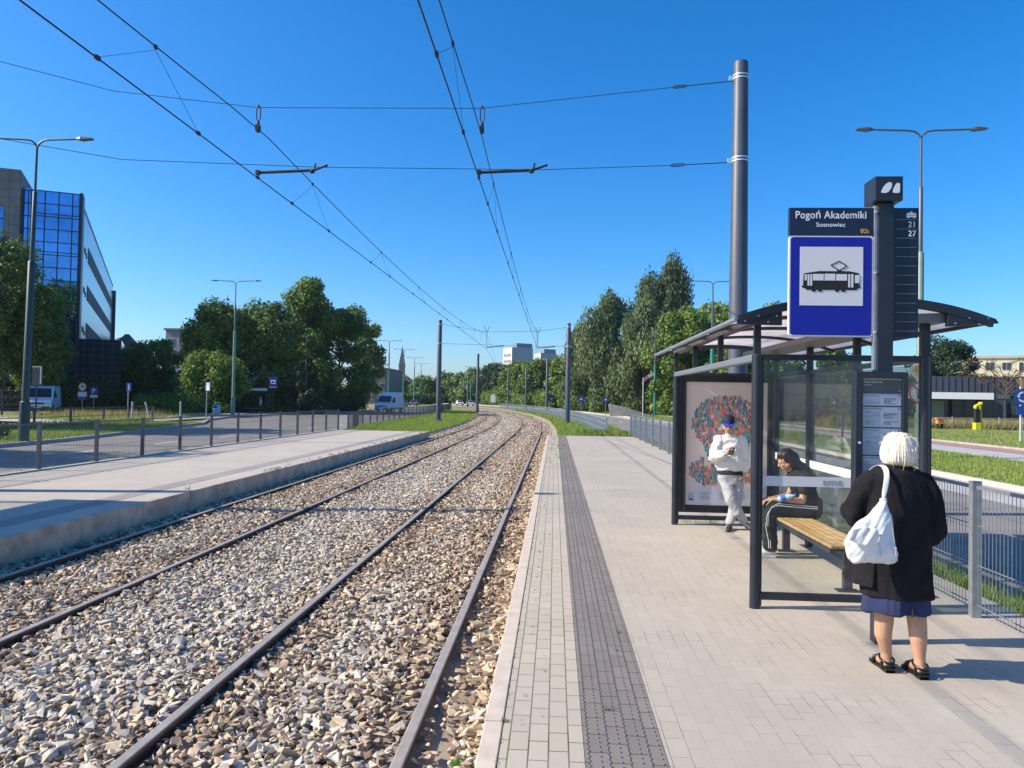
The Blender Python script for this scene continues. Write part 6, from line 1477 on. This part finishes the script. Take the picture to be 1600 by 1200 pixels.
# dark undergrowth and hedges
hedge_cols = [(.04, .08, .018), (.06, .11, .025), (.08, .135, .03)]
def hedge(name, x0, y0, x1, y1, h, d, label, cols=hedge_cols, n=9000, size=.2):
    L = math.hypot(x1-x0, y1-y0); k = max(4, int(L/1.2)); t = empty(name, (x0, y0, ih), label, 'hedge', 'hedges')
    bl = [((x1-x0)*i/k, (y1-y0)*i/k, h*.45, L/k*.9, d, h*.55) for i in range(k+1)]
    V, F, C = leaves(bl, n, size, cols); npmesh('foliage', V, F, leaf_m, t, tint=C)
    b = MB()
    for i in range(k+1): b.tube([((x1-x0)*i/k, (y1-y0)*i/k, -.1), ((x1-x0)*i/k+.1, (y1-y0)*i/k, h*.7)], .05, 5)
    b.tube([(0, 0, .12), (x1-x0, y1-y0, .12)], .05, 5); b.build('stems', 'bark', t); return t
hedge('hedge', -56, 84, -36, 80, 3.2, 1.6, 'long dark hedge under the left trees behind the road signs', n=16000, size=.3)
hedge('hedge', -32, 86, -24.8, 92, 2.0, 1.3, 'clipped dark hedge right of the far bus shelter', n=9000, size=.22)
hedge('hedge', -38, 66, -34.5, 68, 1.9, 1.0, 'short bright hedge left of the far bus shelter', [G2[0], G1[1]], n=5000, size=.2)
hedge('hedge', -62, 66, -44, 71, 3.4, 1.8, 'dark thicket added behind the park fence to deepen the shade under the leftmost trees', n=13000, size=.3)  # foliage added as a dark backdrop standing in for shade under the crowns
hedge('hedge', 3.5, 128, 22, 108, 2.6, 1.6, 'rough dark undergrowth below the willows', n=12000, size=.34)
hedge('hedge', -22, 228, 4, 160, 4.5, 2.5, 'dense green scrub along the inner side of the bend', [G1[1], G2[0], G1[0]], n=20000, size=.5)
hedge('hedge', -50, 215, -38, 245, 3.2, 2.0, 'far scrub beside the road behind the last green lamps', [G1[1], G1[0]], n=7000, size=.6)
# young trees on the right
def sapling(loc, h, label, leafy=.5, seed=1):
    t = empty('young_tree', loc, label, 'tree', 'young trees on the right verge'); r_ = random.Random(seed)
    b = MB().tube([(0, 0, 0), (.03, 0, h*.5), (0, .02, h)], [.05, .035, .01], 7)
    for k in range(9):
        z = h*r_.uniform(.35, .9); a = r_.uniform(0, 6.28); L = h*.2; b.tube([(0, 0, z), (L*math.cos(a), L*math.sin(a), z+L*.9)], [.02, .006], 5)
    b.build('trunk', 'bark', t)
    V, F, C = leaves([(r_.uniform(-.3, .3), r_.uniform(-.3, .3), h*(.45+.06*k), .45, .45, .4) for k in range(8)], int(900*leafy), .10, G2); npmesh('crown', V, F, leaf_m, t, tint=C)
sapling((11.6, 30.5, ih), 3.4, 'slim staked young tree seen through the back glass of the shelter', .35, 2)
sapling((22.5, 47, ih), 3.6, 'young tree on the lawn beyond the cycle path behind the shelter glass', .9, 3)
t = empty('wire_fence', (24, 64.2, ih), 'low wire fence with thin pale posts in front of the tall dry grass', 'fence')
for k in range(12): MB().cbox((k*1.9, 0, .5), (.07, .05, 1.1)).build('post', solid('palepost', (.42, .43, .42)), t)
MB().bar((0, 0, .95), (20.9, 0, .95), .03).bar((0, 0, .5), (20.9, 0, .5), .02).build('wires', solid('palepost', (.42, .43, .42)), t)
# thin reddish tree at the right edge
t = empty('sparse_tree', (43.6, 74, ih), 'sparse reddish brown tree with bare arching branches at the right edge', 'tree'); r_ = random.Random(6)
b = MB().tube([(0, 0, 0), (0, 0, 2.5), (.2, 0, 4.5)], [.14, .11, .06], 8); bl = []
for k in range(26):
    a = r_.uniform(-.9, 3.9); L = r_.uniform(2., 4.2); z = r_.uniform(1.8, 4.6); P3 = [(0, 0, z), (L*.5*math.cos(a), L*.4*math.sin(a), z+L*.5), (L*math.cos(a), L*.7*math.sin(a), z+L*.55+r_.uniform(-.3, .5)), (L*1.25*math.cos(a), L*.9*math.sin(a), z+L*.42)]
    b.tube(P3, [.045, .03, .018, .01], 5); bl.append((*P3[2], .55, .55, .3)); bl.append((*P3[1], .4, .4, .25))
b.build('trunk', 'bark', t); V, F, C = leaves(bl, 3000, .13, [(.16, .07, .035), (.10, .085, .04), (.07, .09, .03), (.2, .10, .05)]); npmesh('crown', V, F, leaf_m, t, tint=C)

# ================================================================ GRASS
DRY = [(.36, .28, .14), (.42, .30, .17), (.30, .18, .11), (.24, .24, .09)]
def lk(y): return np.array([leftkerb(q) for q in y])
def lr(y): return np.array([lroadin(q) for q in y])
co = lambda y: np.where(y < 42, 0, -(y-42)**2/932.)
sow(40000, lambda y: (np.full_like(y, -26.1), lk(y)-.2), 17, 46, ih, .10, .024)
sow(4000, lambda y: (np.full_like(y, -26.6), np.full_like(y, -25.6)), 26, 46, ih, .38, .035, [GC[0], GC[1], DRY[0]])
sow(5000, lambda y: (np.full_like(y, -36.5), np.full_like(y, -29.5)), 46, 62, ih, .22, .04)
sow(2500, lambda y: (np.full_like(y, -38), np.full_like(y, -31)), 50, 60, ih, .55, .035, DRY+[GC[1]])
sow(34000, lambda y: (np.where(y < 48, -11.3-(y-37)*.13, -12.8+co(y)*.7), -7.0+co(y)), 37.7, 62, ZG, .20, .034)
sow(20000, lambda y: (-13.2+co(y)*.75, -7.0+co(y)), 62, 110, ZG, .24, .06)
sow(15000, lambda y: (.2+co(y), np.where(y < 39, 4.4, 4.2+co(y)*.2)), 36.5, 62, ZG, .24, .034)
sow(6000, lambda y: (1.2+0*y, 3.9+0*y), 36.5, 40, ZG, .42, .03, GC+[DRY[3]])
sow(12000, lambda y: (.4+co(y), 4.6+co(y)), 62, 130, ZG, .24, .07)
sow(52000, lambda y: (np.full_like(y, 11.05), np.full_like(y, 16.15)), 10, 42, ih, .085, .020, GC+[(.34, .36, .14)])
sow(900, lambda y: (np.full_like(y, 11.05), np.full_like(y, 16.15)), 10, 42, ih, .22, .03)
sow(14000, lambda y: (11.05+co(y), 16.1+co(y)), 42, 110, ih, .18, .07)
sow(40000, lambda y: (np.full_like(y, 20.75), np.full_like(y, 36)), 30, 66, ih, .09, .036, GC+[DRY[0], (.34, .36, .14)])
sow(20000, lambda y: (np.full_like(y, 24), np.full_like(y, 46)), 64, 70.0, ih, .80, .05, DRY+[(.46, .34, .22), GC[1], GC[3]])
# the overgrown verge between the right fence and the road
sow(9000, lambda y: (np.full_like(y, 3.98), np.full_like(y, 4.72)), 5, 40, ZG, .22, .012, GC+[DRY[0]])
for i in range(120): tuft(rng.uniform(4.0, 4.7), rng.uniform(5, 12), ZG, 30, .05, .16, .010)
for i in range(26): tuft(-11.35+rng.normal(0, .04), rng.uniform(12, 37), 0, 12, .04, .12, .012)
for i in range(7): tuft(1.9+i*.2+rng.normal(0, .05), 10.82, 0, 40, .05, .07, .006, GC)
V = np.concatenate(GV); T = np.concatenate(GT)
tag(npmesh('grass', V, np.arange(len(V)).reshape(-1, 3), 'blade', tint=T), 'green and straw coloured grass and weeds on the verges and in the paving joints', 'grass', kind='stuff')
V, F, C = leaves([(-22.4, 25.6, ih+.35, .6, .8, .45), (-21.5, 27.0, ih+.3, .5, .6, .4), (-23.2, 28.6, ih+.3, .7, .7, .4)], 3500, .12, [(.05, .09, .03), (.07, .11, .04)])
tag(npmesh('weed_bush', V, F, leaf_m, None, tint=C), 'dark leafy weeds in the grass island behind the second fence post', 'bush')
V, F, C = leaves([(1.1+2.5*rng.random(), 37.2+rng.random(), ZG+.2, .35, .3, .3) for _ in range(9)], 3000, .10, [GC[0], GC[2], (.16, .15, .05)])
tag(npmesh('weed_bush', V, F, leaf_m, None, tint=C), 'clump of overgrown weeds at the far end of the right platform', 'bush')
tag(MB().prism([(-.9*math.cos(a), .5*math.sin(a)) for a in [R(30*k) for k in range(12)]], 0, .12).build('turf_mound', 'ground', loc=(-28.9, 55.2, ih)), 'yellowish turf patch on the pink footpath by the marker post', 'turf')
# ================================================================ AIR
hz = MB().box((-260, -40, -1.5), (260, 480, 34)).build('haze', None)
hm = bpy.data.materials.new('air'); hm.use_nodes = True; hn = hm.node_tree; hn.nodes.clear()
ho = hn.nodes.new('ShaderNodeOutputMaterial'); hv = hn.nodes.new('ShaderNodeVolumePrincipled'); hv.inputs['Color'].default_value = (.78, .87, 1, 1); hv.inputs['Density'].default_value = .00013
hv.inputs['Anisotropy'].default_value = .2
hn.links.new(hv.outputs[0], ho.inputs['Volume']); hz.data.materials.append(hm)
tag(hz, 'thin pale haze in the air over the whole street', 'haze', kind='stuff')
S.cycles.volume_bounces = 0
